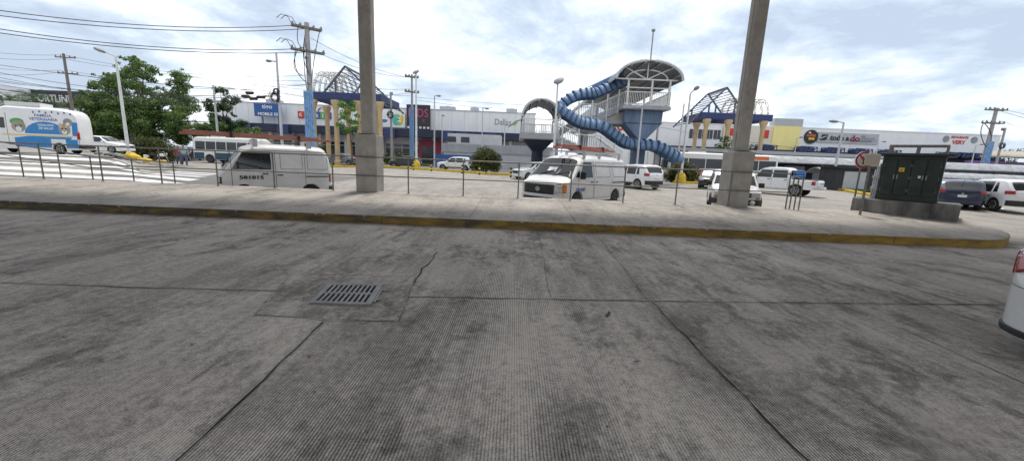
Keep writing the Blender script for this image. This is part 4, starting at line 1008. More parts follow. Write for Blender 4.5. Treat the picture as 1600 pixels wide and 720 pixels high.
# stair outer roof rising to the landing
a, b = P(920, 139, 39), P(968, 116, 39); q = MB(); q.add([(a.x, 37.4, a.z), (b.x, 37.4, b.z), (b.x, 40.5, b.z+.35), (a.x, 40.5, a.z+.35), (a.x, 37.4, a.z-.5), (b.x, 37.4, b.z-.9)], [(0, 1, 2, 3), (4, 5, 1, 0)]); q.build('stair_roof', M['cover_blue'], fb, solid=.06)
# hoarding on the red-lettered wall behind
t = empty('red_wall_sign', (P(1010, 199, RY).x, RY, P(960, 199, RY).z), 'red lettering seen through the gap under the footbridge stairs', 'sign')
# mast
a, b = P(1021, 48, 38), P(1016, 95, 38)
ms = empty('roof_mast', (a.x, 38, b.z-.3), 'thin mast with a small knob standing on the footbridge arch', 'mast')
q = MB(); q.tube([(a.x, 38, b.z-.3), (a.x, 38, a.z)], .06, 8); q.build('mast_pole', M['dullgrey'], ms); q = MB(); q.lathe([(.0, -.15), (.16, -.08), (.18, .05), (.06, .16)], (a.x, 38, a.z), n=10); q.build('mast_knob', M['dullgrey'], ms, smooth=60)
c = P(970, 199, RY-.02); bpy.data.objects.remove(t)
t = empty('wall_lettering', (c.x, RY, c.z), 'red lettering on the white wall seen under the footbridge stairs', 'sign'); q = MB(); q.text('ros', (c.x, RY-.02, c.z), 1.3, bold=.03, width=3.2, depth=.012); q.build('lettering', M['red'], t)
q = MB(); q.box((c.x, RY+3.1, 5), (14, 6, 9.6)); q.build('wall_panel', M['wall_white'], t)

# ================================================================ lamp posts, utility poles, cables
def lamp(px, py, Y, r, label, arm=None, head='cobra', mt='lampgrey', base=None, extra=0):
    a = P(px, py, Y); gz_ = ground_h(a.x, Y)
    t = empty('street_lamp', (a.x, Y, gz_), label, 'street lamp', 'street lamps')
    q = MB(); q.tube([(a.x, Y, gz_-.03), (a.x, Y, a.z+extra)], [r*1.25, r*.75], 10); q.build('pole', M[mt], t, smooth=60)
    if arm:
        e_ = P(arm[0], arm[1], Y-.6); q = MB(); d = e_-a; q.tube([a, a+d*.5+Vector((0, 0, .05)), a+d*.72], r*.55, 8); q.build('arm', M[mt], t, smooth=60)
        p0, p1 = a+d*.45, e_; dd = (p1-p0); ln_ = dd.length; dd.normalize()
        q = MB(); up = Vector((0, 0, 1)); sd_ = dd.cross(up).normalized(); up = sd_.cross(dd)
        prof = [(0, .06, .06), (.15, .20, .11), (.5, .30, .14), (.85, .24, .11), (1, .06, .05)]
        rings = []
        for f, w5, h5 in prof:
            c = p0+dd*ln_*f; rings += [c+sd_*w5*math.cos(2*math.pi*k/10)+up*h5*math.sin(2*math.pi*k/10) for k in range(10)]
        q.add(rings, [(i*10+k, i*10+(k+1) % 10, (i+1)*10+(k+1) % 10, (i+1)*10+k) for i in range(4) for k in range(10)]+[tuple(range(10)), tuple(range(40, 50))]); q.build('lamp_head', M['dullgrey'], t, smooth=60)
    elif head == 'disc':
        q = MB(); cc = Vector((0, 0, 0)); prof = [(.05, -.14), (.30, -.12), (.42, 0), (.36, .10), (.10, .16)]
        m_ = Matrix.Translation(a+Vector((.05, -.2, .12))) @ Matrix.Rotation(R(28), 4, 'X') @ Matrix.Rotation(R(-22), 4, 'Y'); q.lathe(prof, (0, 0, 0), n=20); q.v = [m_ @ v for v in q.v]; q.build('lamp_head', M['dullgrey'], t, smooth=50)
    if base:
        q = MB(); q.lathe([(base*1.05, 0), (base, .25), (base*.82, .75), (base*.55, .95)], (a.x, Y, gz_), n=14); q.build('base_block', M['kerb_y'], t, smooth=35)
    return t
lamp(180.5, 88, 33, .105, 'tall white lamp post with drooping arm in front of the big tree', (146, 75), mt='lampwhite')
lamp(432.5, 97, 43, .13, 'grey lamp post with cable coil standing right of the blue tigo billboard', (415, 95), extra=.9)
lamp(333, 133, 47, .12, 'bare grey post with no lamp in front of the small tree behind the minibus')
lamp(650, 115, 46, .11, 'white lamp post with round head and yellow base in front of the black neon board', None, 'disc', 'lampwhite', .5)
lamp(679, 150, 55, .10, 'grey lamp post with short arm right of the black neon board', (688, 150))
lamp(691, 182, 64, .09, 'short thin lamp post between the neon board and the low grey building', (693, 180))
lamp(754.5, 169, 57, .09, 'lamp post with short arm above the round bush', (763, 170))
lamp(789, 196, 62, .09, 'thin grey lamp post below the dark Dallas lettering', (792, 195))
lamp(871.5, 130, 31, .09, 'white lamp post with round head in front of the footbridge stairs', None, 'disc', 'lampwhite')
lamp(1079, 146, 37, .10, 'white lamp post with yellow base between the white car and the dark bush', (1092, 135), mt='lampwhite', base=.5)
lamp(1069, 162, 45, .09, 'thin grey pole close behind the yellow based lamp post', None, None, 'lampgrey')
lamp(1003.5, 170, 33, .08, 'grey lamp post in front of the blue footbridge pier', (994, 169))
lamp(1318.5, 192, 40, .11, 'tall grey lamp post with arm to the left over the long store sign', (1297, 189))
lamp(1373, 222, 60, .08, 'small distant lamp post right of the long store sign', (1385, 221))
lamp(1245.5, 216, 60, .08, 'small distant lamp post in front of the yellow wall', (1254, 214))
lamp(1525, 227, 60, .08, 'small distant lamp post left of the double crossarm pole', (1539, 225))

def util(px, py, Y, r, label, arms, mt='polecon', blue=None, axis=(1, 0), extras=True):
    a = P(px, py, Y); gz_ = ground_h(a.x, Y)
    t = empty('utility_pole', (a.x, Y, gz_), label, 'utility pole', 'utility poles')
    q = MB(); q.tube([(a.x, Y, gz_-.03), (a.x, Y, a.z)], [r*1.2, r*.8], 12); q.build('pole', M[mt], t, smooth=60)
    ux = Vector((axis[0], axis[1], 0)).normalized(); uy = Vector((-ux.y, ux.x, 0)); ends = []
    for (dz, ln_, dbl) in arms:
        q = MB(); inl = []; c = Vector((a.x, Y, a.z-dz))
        for s in ((-1, 1) if dbl else (1,)):
            o = uy*(.22*s); q.bar(c-ux*ln_/2+o, c+ux*ln_/2+o, .13, .15)
            for f in (-.47, -.22, .22, .47):
                ip = c+ux*ln_*f+o+Vector((0, 0, .07)); ins = MB(); inl.append(ins); ins.lathe([(.07, 0), (.10, .05), (.06, .10), (.09, .15), (.05, .24)], ip, n=8)
        ar = q.build('crossarm', M['wood'], t); [z_.build('insulator', M['dullgrey'], ar, smooth=50) for z_ in inl]
        ends.append((c-ux*ln_/2, c+ux*ln_/2, c))
    if blue:
        z1 = P(px, blue, Y).z; q = MB()
        for k in range(5): q.tube([(a.x-r*1.5+r*.75*k, Y-r*1.5, gz_), (a.x-r*1.5+r*.75*k, Y-r*1.45, z1)], r*.40, 8)
        q.build('conduit', M['pipe_blue'], t, smooth=60)
    return t, ends, a
UP, ue, ua = util(479, 36, 40, .25, 'tall utility pole with two crossarms and blue conduits in front of the left pergola', [(.45, 2.6, True), (2.55, 2.9, True)], blue=143, axis=(1, .75))
# jumper cables and drip loops on that pole
random.seed(11)
for k in range(9):
    s = ue[k % 2]; f = random.uniform(-.5, .5); p0 = s[2]+(s[1]-s[0])*f*.9; q = MB()
    p1 = Vector((ua.x+random.uniform(-.5, .4), 40-.3, ua.z-random.uniform(2.2, 7.2))); md = (p0+p1)/2+Vector((random.uniform(-1.1, .3), -.3, -.8))
    q.tube([p0*(1-u)**2+md*2*u*(1-u)+p1*u*u for u in [i/10 for i in range(11)]], .035, 5); q.build('jumper_cable', M['cable'], UP)
for s in ue:
    for f in (.0, .14):
        q = MB(); p0 = s[0]+(s[1]-s[0])*f+Vector((0, 0, .15)); q.tube([p0, p0+Vector((-.3, 0, .55)), p0+Vector((-.9, 0, .75)), p0+Vector((-1.35, 0, .4))], .03, 5); q.build('jumper_cable', M['cable'], UP)
UL_, ule, ula = util(99, 84, 62, .2, 'weathered wooden utility pole with two crossarms behind the blue and white clinic van', [(.5, 2.7, False), (2.8, 2.7, False)], mt='wood', axis=(1, .15))
UM, ume, uma = util(643.5, 116, 60, .18, 'distant utility pole with blue conduits beside the black neon board', [(.4, 1.9, True), (2.5, 2.0, True)], blue=168, axis=(1, .6))
UR, ure, ura = util(1557.5, 169, 56, .24, 'utility pole with double crossarms and blue conduits at the right edge', [(.25, 2.9, True), (2.0, 2.9, True)], blue=222, axis=(1, .1))
UQ, uqe, uqa = util(1571, 200, 58, .15, 'thin grey pole with cable coil right of the double crossarm pole', [(.3, .5, False)], axis=(1, .2))
UC, uce, uca = util(610.5, 145, 52, .15, 'plain grey pole with cable coil in front of the colourful mural panel', [(.2, .3, False)])
def coil(px, py, Y, r, par):
    c = P(px, py, Y)
    q = MB()
    rg = random.Random(int(px*7+py))
    for k in range(8):
        rr = r*rg.uniform(.6, 1.0); ox, oz, t0 = rg.uniform(-.12, .12)*r, rg.uniform(-.18, .12)*r, rg.uniform(-.5, .5)
        q.tube([(c.x+ox+rr*.85*math.cos(2*math.pi*i/20), Y+t0*rr*math.sin(2*math.pi*i/20)*.5+.03*k, c.z+oz+rr*1.1*math.sin(2*math.pi*i/20)) for i in range(21)], .03, 5, cap=False)
    q.build('cable_coil', M['cable'], par, smooth=60)
L3 = [o for o in bpy.data.objects if o.get('label', '').startswith('grey lamp post with cable coil')][0]
coil(428, 152, 42.6, .58, L3); coil(430, 143, 42.6, .34, L3); coil(610, 179, 51.7, .50, UC); coil(1567, 228, 57.7, .45, UQ)
# dark splice boxes hung on the low cables
for i, (px, py) in enumerate(((384, 151), (396, 154.5), (408, 152), (390, 145.5))):
    c = P(px, py, 43); q = MB(); q.box(c, (.72, .3, .28)); q.tube([(c.x-.5, 43, c.z+.05), (c.x-.36, 43, c.z+.05)], .06, 6); q.tube([(c.x+.36, 43, c.z+.05), (c.x+.5, 43, c.z+.05)], .06, 6)
    tag(q.build('splice_box', M['black'], bevel=.03), ('leftmost black splice box hung on the low cables above the billboard', 'lowest black splice box hung on the low cables above the billboard', 'black splice box nearest the lamp post cable coil', 'topmost black splice box on the low cables')[i], 'splice box', 'splice boxes on the cables')

ncab = [0]
def cable(p, q_, r, label, grp, sag=.4):
    p, q_ = Vector(p), Vector(q_); k = 18; mb = MB()
    mb.tube([p.lerp(q_, i/k)-Vector((0, 0, sag*4*(i/k)*(1-i/k))) for i in range(k+1)], r, 5); tag(mb.build('overhead_cable', M['cable'], smooth=60), label, 'cable', grp)
g1 = 'thick upper cables to the main pole'
nm = ('topmost', 'second from top', 'third from top', 'lowest')
for i, (py0, s, f) in enumerate(((11, 0, .1), (20, 0, .6), (39, 1, .1), (46, 1, .6))):
    e_ = ue[s][0].lerp(ue[s][1], f); cable(P(-60, py0-3, 30), e_, .032, nm[i]+' thick cable running from the left edge to the main utility pole crossarms', g1, .7)
g3 = 'thin cables between the left pole and the lamp post'
def many(lst, label, grp):
    for (a, ya, b, yb, Y0, Y1, sg_) in lst: cable(P(a, ya, Y0), P(b, yb, Y1), .022, label, grp, sg_)
many([(-40, 78, 99, 86, 62, 62, .3), (-40, 88, 99, 92, 62, 62, .3), (-40, 103, 98, 110, 62, 62, .3), (-40, 112, 99, 112, 62, 62, .5)], 'thin dark cable left of the weathered wooden utility pole', 'cables left of the wooden pole')
many([(100, 86, 478, 118, 62, 62, 1.2), (100, 92, 500, 126, 62, 62, 1.0), (100, 109, 480, 133, 62, 62, 1.3), (100, 113, 430, 139, 62, 60, .9)], 'thin dark cable crossing above the big tree towards the main utility pole', 'cables above the big tree')
many([(-40, 120, 432, 146, 40, 43, .8), (-40, 126, 432, 150, 40, 43, 1.0), (-40, 96, 432, 143, 40, 43, .4), (-40, 134, 432, 154, 40, 43, .9), (-40, 113, 432, 148, 40, 43, 1.2), (-40, 140, 380, 158, 48, 50, .5), (-40, 131, 432, 147, 40, 43, 1.5), (-40, 123, 432, 152, 40, 43, .6), (-40, 106, 432, 150, 40, 43, .9), (280, 118, 640, 150, 50, 60, .4), (330, 134, 640, 146, 47, 60, .8)], 'low dark cable of the bundle sagging to the lamp post with the cable coil', 'low cable bundle on the left')
many([(436, 143, 500, 152, 43, 40, .2), (436, 150, 503, 160, 43, 40, .3), (436, 132, 497, 128, 43, 40, .2)], 'short cable between the coil lamp post and the blue conduit pole', 'short cables at the main pole')
many([(486, 78, 640, 121, 40, 60, .6), (486, 60, 640, 121, 40, 60, .6), (492, 115, 640, 139, 40, 60, .6), (490, 125, 610, 150, 40, 52, .4)], 'thin cable running right from the main utility pole behind the left pillar', 'cables behind the left pillar')
many([(648, 152, 1100, 165, 60, 70, .8), (648, 156, 860, 170, 60, 66, .5), (860, 158, 1250, 232, 66, 60, .8)], 'very thin distant cable passing behind the footbridge', 'cables behind the footbridge')
many([(1565, 170, 1680, 190, 56, 50, .2), (1565, 174, 1680, 200, 56, 50, .2), (1562, 189, 1680, 212, 56, 50, .3)], 'thin cable running right from the double crossarm pole', 'cables at the right edge')
for i in range(2):
    q = MB(); p0 = ure[1][0]; p1 = Vector((ura.x-.2, 55.7, ura.z-5.5)); md = (p0+p1)/2+Vector((-1.3 if i == 0 else 1.5, 0, .2)); q.tube([p0*(1-u)**2+md*2*u*(1-u)+p1*u*u for u in [k/8 for k in range(9)]], .05, 5); q.build('jumper_cable', M['cable'], UR)
# two birds-on-wire-sized splice
# ================================================================ vegetation
def leaf_crown(mb, clumps, nl, size, rng, flat=.5):
    for (c, r) in clumps:
        c = Vector(c); r = Vector(r) if not isinstance(r, (int, float)) else Vector((r, r, r))
        k = int(nl*(r.x*r.y*r.z)**(2/3))
        for _ in range(k):
            d = Vector((rng.gauss(0, 1), rng.gauss(0, 1), rng.gauss(0, 1))).normalized(); rad = rng.random()**.45
            p = c+Vector((d.x*r.x, d.y*r.y, d.z*r.z))*rad
            s = size*rng.uniform(.6, 1.35)
            nn = (d*.7+Vector((rng.uniform(-1, 1), rng.uniform(-1, 1), rng.uniform(-.3, 1.2)))).normalized()
            a = nn.cross(Vector((rng.uniform(-1, 1), rng.uniform(-1, 1), rng.uniform(-1, 1)))).normalized(); b = nn.cross(a)
            mb.add([p-a*s*.5, p-b*s*.26+nn*s*.08, p+a*s*.5, p+b*s*.26+nn*s*.08], [(0, 1, 2, 3)])
def tree(px, Y, pyt, crown_px, label, lm_, seed, nclump=26, leaf=.42, dens=44, zlow=.18, cat='tree', spread=1.0, name='broadleaf_tree', trunk_r=.28, group=None, cy=200):
    rng = random.Random(seed); c = P(px, cy, Y); gz_ = ground_h(c.x, Y); H = P(px, pyt, Y).z-gz_; rx = crown_px/2*Y/F
    t = empty(name, (c.x, Y, gz_), label, cat, group)
    clumps = []; br = MB(); z0 = H*zlow
    trunk_top = Vector((c.x+.3*rng.uniform(-1, 1), Y, gz_+H*.55))
    br.tube([(c.x, Y, gz_-.05), (c.x+.08, Y, gz_+H*.25), trunk_top], [trunk_r*1.25, trunk_r, trunk_r*.45], 9)
    for i in range(nclump):
        f = (i+.5)/nclump; zz = z0+(H-z0)*(.06+.86*f); wv = math.sin(math.pi*min(1, max(.02, (zz-z0*.6)/(H-z0*.6)))**.85)**.6
        an = i*2.399+rng.uniform(-.4, .4); rr = rx*spread*wv*math.sqrt(rng.uniform(.12, .8)); r = rx*rng.uniform(.2, .36)
        cc = Vector((c.x+rr*math.cos(an), Y+rr*math.sin(an)*.9, gz_+zz)); clumps.append((cc, (r, r, r*rng.uniform(.5, .7))))
        if i % 2 == 0:
            b0 = Vector((c.x, Y, gz_+min(zz*.75, H*.5))); md = b0.lerp(cc, .5)+Vector((0, 0, .3)); br.tube([b0, md, cc], [trunk_r*.38, trunk_r*.22, trunk_r*.06], 6)
    for _ in range(nclump):                      # stray sprigs for a broken outline
        f = rng.random(); zz = z0+(H-z0)*(.1+.9*f); wv = math.sin(math.pi*min(.97, max(.05, zz/H)))**.6
        an = rng.uniform(0, 6.28); rr = rx*wv*rng.uniform(.85, 1.08); r = rx*rng.uniform(.06, .13)
        clumps.append(((c.x+rr*math.cos(an), Y+rr*math.sin(an)*.9, gz_+zz), (r, r, r*.7)))
    br.build('trunk', M['bark'], t, smooth=60)
    cm2 = MB(); leaf_crown(cm2, clumps, dens, leaf, rng); cm2.build('crown', M[lm_], t)
    return t
def shaped_tree(px, Y, lobes, label, lm_, seed, leaf, dens, trunk_r, cy=225, name='broadleaf_tree'):
    """crown given lobe by lobe: (pixel x, pixel y, pixel radius, depth offset)"""
    rng = random.Random(seed); c = P(px, cy, Y); gz_ = ground_h(c.x, Y); t = empty(name, (c.x, Y, gz_), label, 'tree')
    br = MB(); clumps = []; k_ = Y/F
    fork = Vector((c.x+.2, Y, gz_+3.2)); br.tube([(c.x, Y, gz_-.05), (c.x+.1, Y, gz_+1.6), fork], [trunk_r*1.3, trunk_r, trunk_r*.8], 9)
    for (lx, ly, lr, dy) in lobes:
        cc = P(lx, ly, Y)+Vector((0, dy, 0)); r = lr*k_
        md = fork.lerp(cc, .5)+Vector((rng.uniform(-.3, .3), 0, .5)); br.tube([fork-Vector((0, 0, rng.uniform(0, .8))), md, cc], [trunk_r*.5, trunk_r*.3, trunk_r*.08], 6)
        for i in range(7):
            d = Vector((rng.gauss(0, 1), rng.gauss(0, 1), rng.gauss(0, .8))).normalized(); rr = r*rng.uniform(.40, .62)
            clumps.append((cc+d*r*rng.uniform(.35, .75), (rr, rr, rr*rng.uniform(.5, .75))))
        for i in range(6):
            d = Vector((rng.gauss(0, 1), rng.gauss(0, 1), rng.gauss(0, 1))).normalized(); rr = r*rng.uniform(.12, .22); clumps.append((cc+d*r*rng.uniform(.9, 1.15), (rr, rr, rr*.7)))
    br.build('trunk', M['bark'], t, smooth=60); q = MB(); leaf_crown(q, clumps, dens, leaf, rng); q.build('crown', M[lm_], t)
    return t
shaped_tree(228, 50, [(208, 106, 17, 0), (178, 116, 15, 1), (236, 116, 17, -1), (268, 124, 19, 1), (166, 136, 15, -1), (196, 134, 20, 2), (226, 142, 22, -3), (258, 146, 22, 2), (160, 162, 18, 1), (188, 164, 22, -3), (220, 170, 26, -4), (254, 172, 24, -3), (286, 162, 18, 0), (300, 182, 20, -2), (164, 190, 20, -1), (196, 196, 24, -3), (232, 198, 24, -3), (266, 198, 22, -4), (296, 200, 20, -2), (318, 200, 15, 0), (176, 212, 16, -2), (214, 214, 18, -2), (250, 214, 18, -1), (286, 214, 16, 0), (328, 190, 12, 1), (284, 184, 24, -2), (268, 160, 20, -2), (306, 196, 20, -3), (322, 210, 15, -1), (240, 184, 24, -5), (176, 178, 22, -2), (158, 204, 16, 0), (300, 216, 16, -2)],
            'big round green tree behind the tall white lamp post', 'leaf_mid', 3, .235, 520, .3)
shaped_tree(350, 56, [(344, 142, 9, 0), (352, 156, 12, 1), (336, 166, 12, -1), (356, 174, 14, -1), (340, 186, 16, 0), (364, 194, 16, 1), (348, 204, 18, -1), (376, 206, 13, 0), (326, 204, 12, 0)],
            'smaller dark tree behind the minibus and the bare grey post', 'leaf_dark', 5, .25, 480, .22)
tree(548, 47, 154, 48, 'slender young tree with bright lime leaves left of the left pillar', 'leaf_lime', 8, 14, .30, 330, .42, trunk_r=.1, name='young_tree')
tree(1146, 56, 213, 74, 'dark leafy tree under the right pergola left of the right pillar', 'leaf_dark', 9, 18, .34, 160, .1)
tree(1592, 74, 229, 50, 'low green tree behind the purple fascia at the right edge', 'leaf_mid', 10, 14, .4, 60, .2)
tree(1186, 58, 232, 46, 'low dark tree right of the right pillar below the pergola', 'leaf_dark', 14, 10, .34, 180, .1)
tree(392, 52, 196, 60, 'low green tree right of the dark tree beside the mall awning', 'leaf_mid', 15, 14, .34, 190, .05)
def bush(px, Y, pyt, wpx, label, lm_, seed, leaf=.20, dens=560, deep=1.0, name='round_bush', grp=None, lumps=18):
    rng = random.Random(seed); c = P(px, 250, Y); gz_ = ground_h(c.x, Y); H = P(px, pyt, Y).z-gz_; rx = wpx/2*Y/F
    t = empty(name, (c.x, Y, gz_), label, 'bush', grp); cl = []
    for i in range(lumps):
        an = i*2.399; f = math.sqrt((i+.5)/lumps); r = rx*.34
        hz = H*(.30+.42*math.sqrt(max(0, 1-f*f))*rng.uniform(.85, 1.1))
        cl.append(((c.x+f*.72*rx*math.cos(an), Y+f*.72*rx*deep*math.sin(an), gz_+hz), (r, r*max(.5, deep), min(H*.30, r))))
        cl.append(((c.x+f*.68*rx*math.cos(an), Y+f*.68*rx*deep*math.sin(an), gz_+hz*.5), (r, r*max(.5, deep), min(H*.28, r))))
    q = MB(); q.tube([(c.x, Y, gz_-.02), (c.x, Y, gz_+H*.5)], [.12, .05], 7); q.build('stem', M['bark'], t)
    q = MB(); leaf_crown(q, cl, dens, leaf, rng); q.build('foliage', M[lm_], t); return t
bush(760, 43, 224.5, 54, 'round clipped bush with yellow green top beside the yellow kerb', 'leaf_bush', 1)
bush(1070, 38.5, 254, 58, 'low dark bush between the white car and the orange bus', 'leaf_bush', 2, deep=.7)
bush(238, 41, 211, 84, 'low spreading hedge under the big tree behind the yellow kerb mound', 'leaf_bush', 3, dens=320, deep=.6, name='hedge', lumps=22)
bush(196, 44, 222, 50, 'low lime hedge behind the white car beside the tall white lamp post', 'leaf_lime', 6, dens=220, deep=.5, name='hedge')
for i, (px, w6) in enumerate(((470, 60), (440, 50), (498, 40))):
    bush(px, 60, 222, w6, ('low hedge in front of the mall below the coloured tile sign', 'low hedge right of the coil lamp post in front of the mall', 'low hedge behind the blue conduit pole')[i], 'leaf_bush', 20+i, leaf=.3, dens=200, deep=.4, name='hedge', grp='low hedges before the mall')
for i, px in enumerate((606, 625, 645, 693, 708)):
    bush(px, 63, 233 if i != 2 else 230, 20 if i != 2 else 26, 'small planted shrub on the verge in front of the mall shops', 'leaf_mid' if i % 2 else 'leaf_bush', 30+i, leaf=.26, dens=300, name='shrub', grp='shrubs on the mall verge', lumps=8)
def palm(px, pyt, Y, label, seed):
    rng = random.Random(seed); c = P(px, pyt, Y); gz_ = ground_h(c.x, Y)
    t = empty('palm_tree', (c.x, Y, gz_), label, 'palm tree', 'palms before the black store')
    q = MB(); q.tube([(c.x+.3, Y, gz_-.05), (c.x+.1, Y, (gz_+c.z)/2), (c.x, Y, c.z-.6)], [.28, .2, .16], 9); q.build('trunk', M['bark'], t, smooth=60)
    q = MB()
    for k in range(26):
        an = k*2.399; el = rng.uniform(-.3, 1.0); ln_ = rng.uniform(2.6, 3.5); prev = Vector((c.x, Y, c.z-.5)); d = Vector((math.cos(an)*math.cos(el), math.sin(an)*math.cos(el), math.sin(el)))
        pts = []
        for i in range(9):
            u_ = i/8; pts.append(prev+d*ln_*u_-Vector((0, 0, 1.5*u_*u_)))
        sd_ = d.cross(Vector((0, 0, 1))).normalized()
        for i in range(8):
            p, r2 = pts[i], pts[i+1]; w7 = .55*math.sin(math.pi*(i+.7)/9)
            for s in (-1, 1):
                for m_ in (0, .5):
                    b0 = p.lerp(r2, m_); q.add([b0, b0.lerp(r2, .35), b0+sd_*s*w7+(r2-p)*.6-Vector((0, 0, .22))], [(0, 1, 2)])
    q.build('crown', M['leaf_dark'], t)
palm(14, 150, 74, 'leftmost palm in front of the black store', 1); palm(50, 146, 74, 'palm left of the white SPORTLINE lettering', 2); palm(108, 160, 72, 'palm below the white lettering left of the wooden utility pole', 3); palm(40, 153, 70, 'short palm just above the clinic van roof', 4)
# grass verges (nobody could count the blades)
def verge(Y0, Y1, pxa, pxb, seed, label):
    rng = random.Random(seed); xa, xb = P(pxa, 250, (Y0+Y1)/2).x, P(pxb, 250, (Y0+Y1)/2).x
    q = MB(); q.add([(xa, Y0, ground_h(xa, Y0)+.12), (xb, Y0, ground_h(xb, Y0)+.12), (xb, Y1, ground_h(xb, Y1)+.12), (xa, Y1, ground_h(xa, Y1)+.12)], [(0, 1, 2, 3)])
    for _ in range(int(min(7000, (xb-xa)*(Y1-Y0)*45))):
        x, y = rng.uniform(xa, xb), rng.uniform(Y0, Y1); h = rng.uniform(.06, .16); a = rng.uniform(0, 3.14); z = ground_h(x, y)+.1
        q.add([(x-.06*math.cos(a), y-.06*math.sin(a), z), (x+.06*math.cos(a), y+.06*math.sin(a), z), (x+rng.uniform(-.06, .06), y, z+h)], [(0, 1, 2)])
    tag(q.build('grass_verge', M['grass']), label, 'grass', kind='stuff')
verge(58.5, 64, 590, 725, 1, 'bright grass verge in front of the mall shops')
verge(33.4, 41, 1287, 1400, 2, 'grass strip behind the yellow kerb under the silver roofs')
verge(46.5, 52, 175, 300, 3, 'grass under the big tree')
# kerbs round the islands
def kerb(pts, label, mt='kerb_y', h=.16, wd=.2):
    q = MB()
    for a, b in zip(pts[:-1], pts[1:]):
        a, b = Vector(a), Vector(b); k = max(1, int((b-a).length/1.5))
        for i in range(k):
            p, r2 = a.lerp(b, i/k), a.lerp(b, (i+.985)/k); z = ground_h(p.x, p.y)+h/2; q.bar((p.x, p.y, z), (r2.x, r2.y, z), wd, h)
    c = Vector(pts[0]); tag(q.build('painted_kerb', M[mt], bevel=.02), label, 'kerb')
kerb([G(512, 261.5), G(600, 262), G(700, 268), G(760, 273), G(830, 276)], 'long yellow painted kerb in front of the street, behind the left white van', h=.22, wd=.3)
kerb([G(1052, 286), G(1120, 289)], 'short yellow kerb below the dark bush', h=.2, wd=.3)
kerb([G(1400, 314), G(1340, 303), G(1318, 298.5), G(1290, 296), G(1283, 294)], 'yellow kerb curving round the grass strip behind the pickup', h=.2, wd=.3)
kerb([G(1530, 311), G(1565, 313), G(1600, 313)], 'yellow kerb between the blue car and the white car at the right edge', h=.2, wd=.3)
def bollard(px, py, label):
    c = G(px, py); t = empty('bollard', c, label, 'bollard', 'striped bollards on the yellow kerb')
    for i in range(5):
        q = MB(); q.lathe([(.09, .17*i+.001), (.09, .17*(i+1))], c, n=12); q.build('band', M['yellow'] if i % 2 else M['black'], t, smooth=40)
for px, py, l_ in ((646, 266, 'black and yellow bollard just left of the yellow based white lamp post'), (674, 267.5, 'black and yellow bollard right of the yellow based white lamp post'), (722, 271, 'black and yellow bollard left of the round bush'), (749, 273, 'black and yellow bollard in front of the round bush'), (798, 277, 'black and yellow bollard right of the round bush')): bollard(px, py, l_)
# kerbed planting mound by the crossing
q = MB(); rng = random.Random(2); mc = Vector((P(216, 250, 30).x, 30, 0))
pm_ = empty('kerb_mound', (mc.x, mc.y, ground_h(mc.x, mc.y)), 'low stony island with a yellow painted hump beside the zebra crossing', 'kerb island')
q.grid(lambda u, v: (lambda x, y: (x, y, ground_h(x, y)+.36*max(0, math.sin(math.pi*u))**.4*max(0, math.sin(math.pi*v))**.5-.03))(mc.x-2.6+u*6.4, mc.y-.9+v*2.0), 40, 12); q.build('stone_border', M['plinth'], pm_, smooth=60)
q = MB()
for k in range(16):
    f = k/15; x, y, r = mc.x-.7+f*2.6+rng.uniform(-.15, .15), mc.y-.1+rng.uniform(-.35, .35), rng.uniform(.22, .42)*(1.15-.6*f)
    q.lathe([(r*.8, 0), (r, r*.35), (r*.85, r*.75), (r*.5, r*1.05), (r*.1, r*1.15)], (x, y, ground_h(x, y)+.22), n=11)
q.v = [v+Vector((rng.uniform(-.04, .04), rng.uniform(-.04, .04), rng.uniform(-.03, .03))) for v in q.v]
q.build('yellow_hump', M['kerb_y'], pm_, smooth=60)
for i in range(16):
    x, y = mc.x-2.3+i*.38, mc.y-.85+rng.uniform(-.12, .12); r = rng.uniform(.10, .2); q = MB(); q.lathe([(r*.5, 0), (r, r*.4), (r*.8, r*.9), (r*.3, r*1.15)], (x, y, ground_h(x, y)-.02), n=9)
    q.v = [v+Vector((rng.uniform(-.03, .03), rng.uniform(-.03, .03), rng.uniform(-.02, .02))) for v in q.v]; q.build('stone', M['plinth'], pm_, smooth=60)
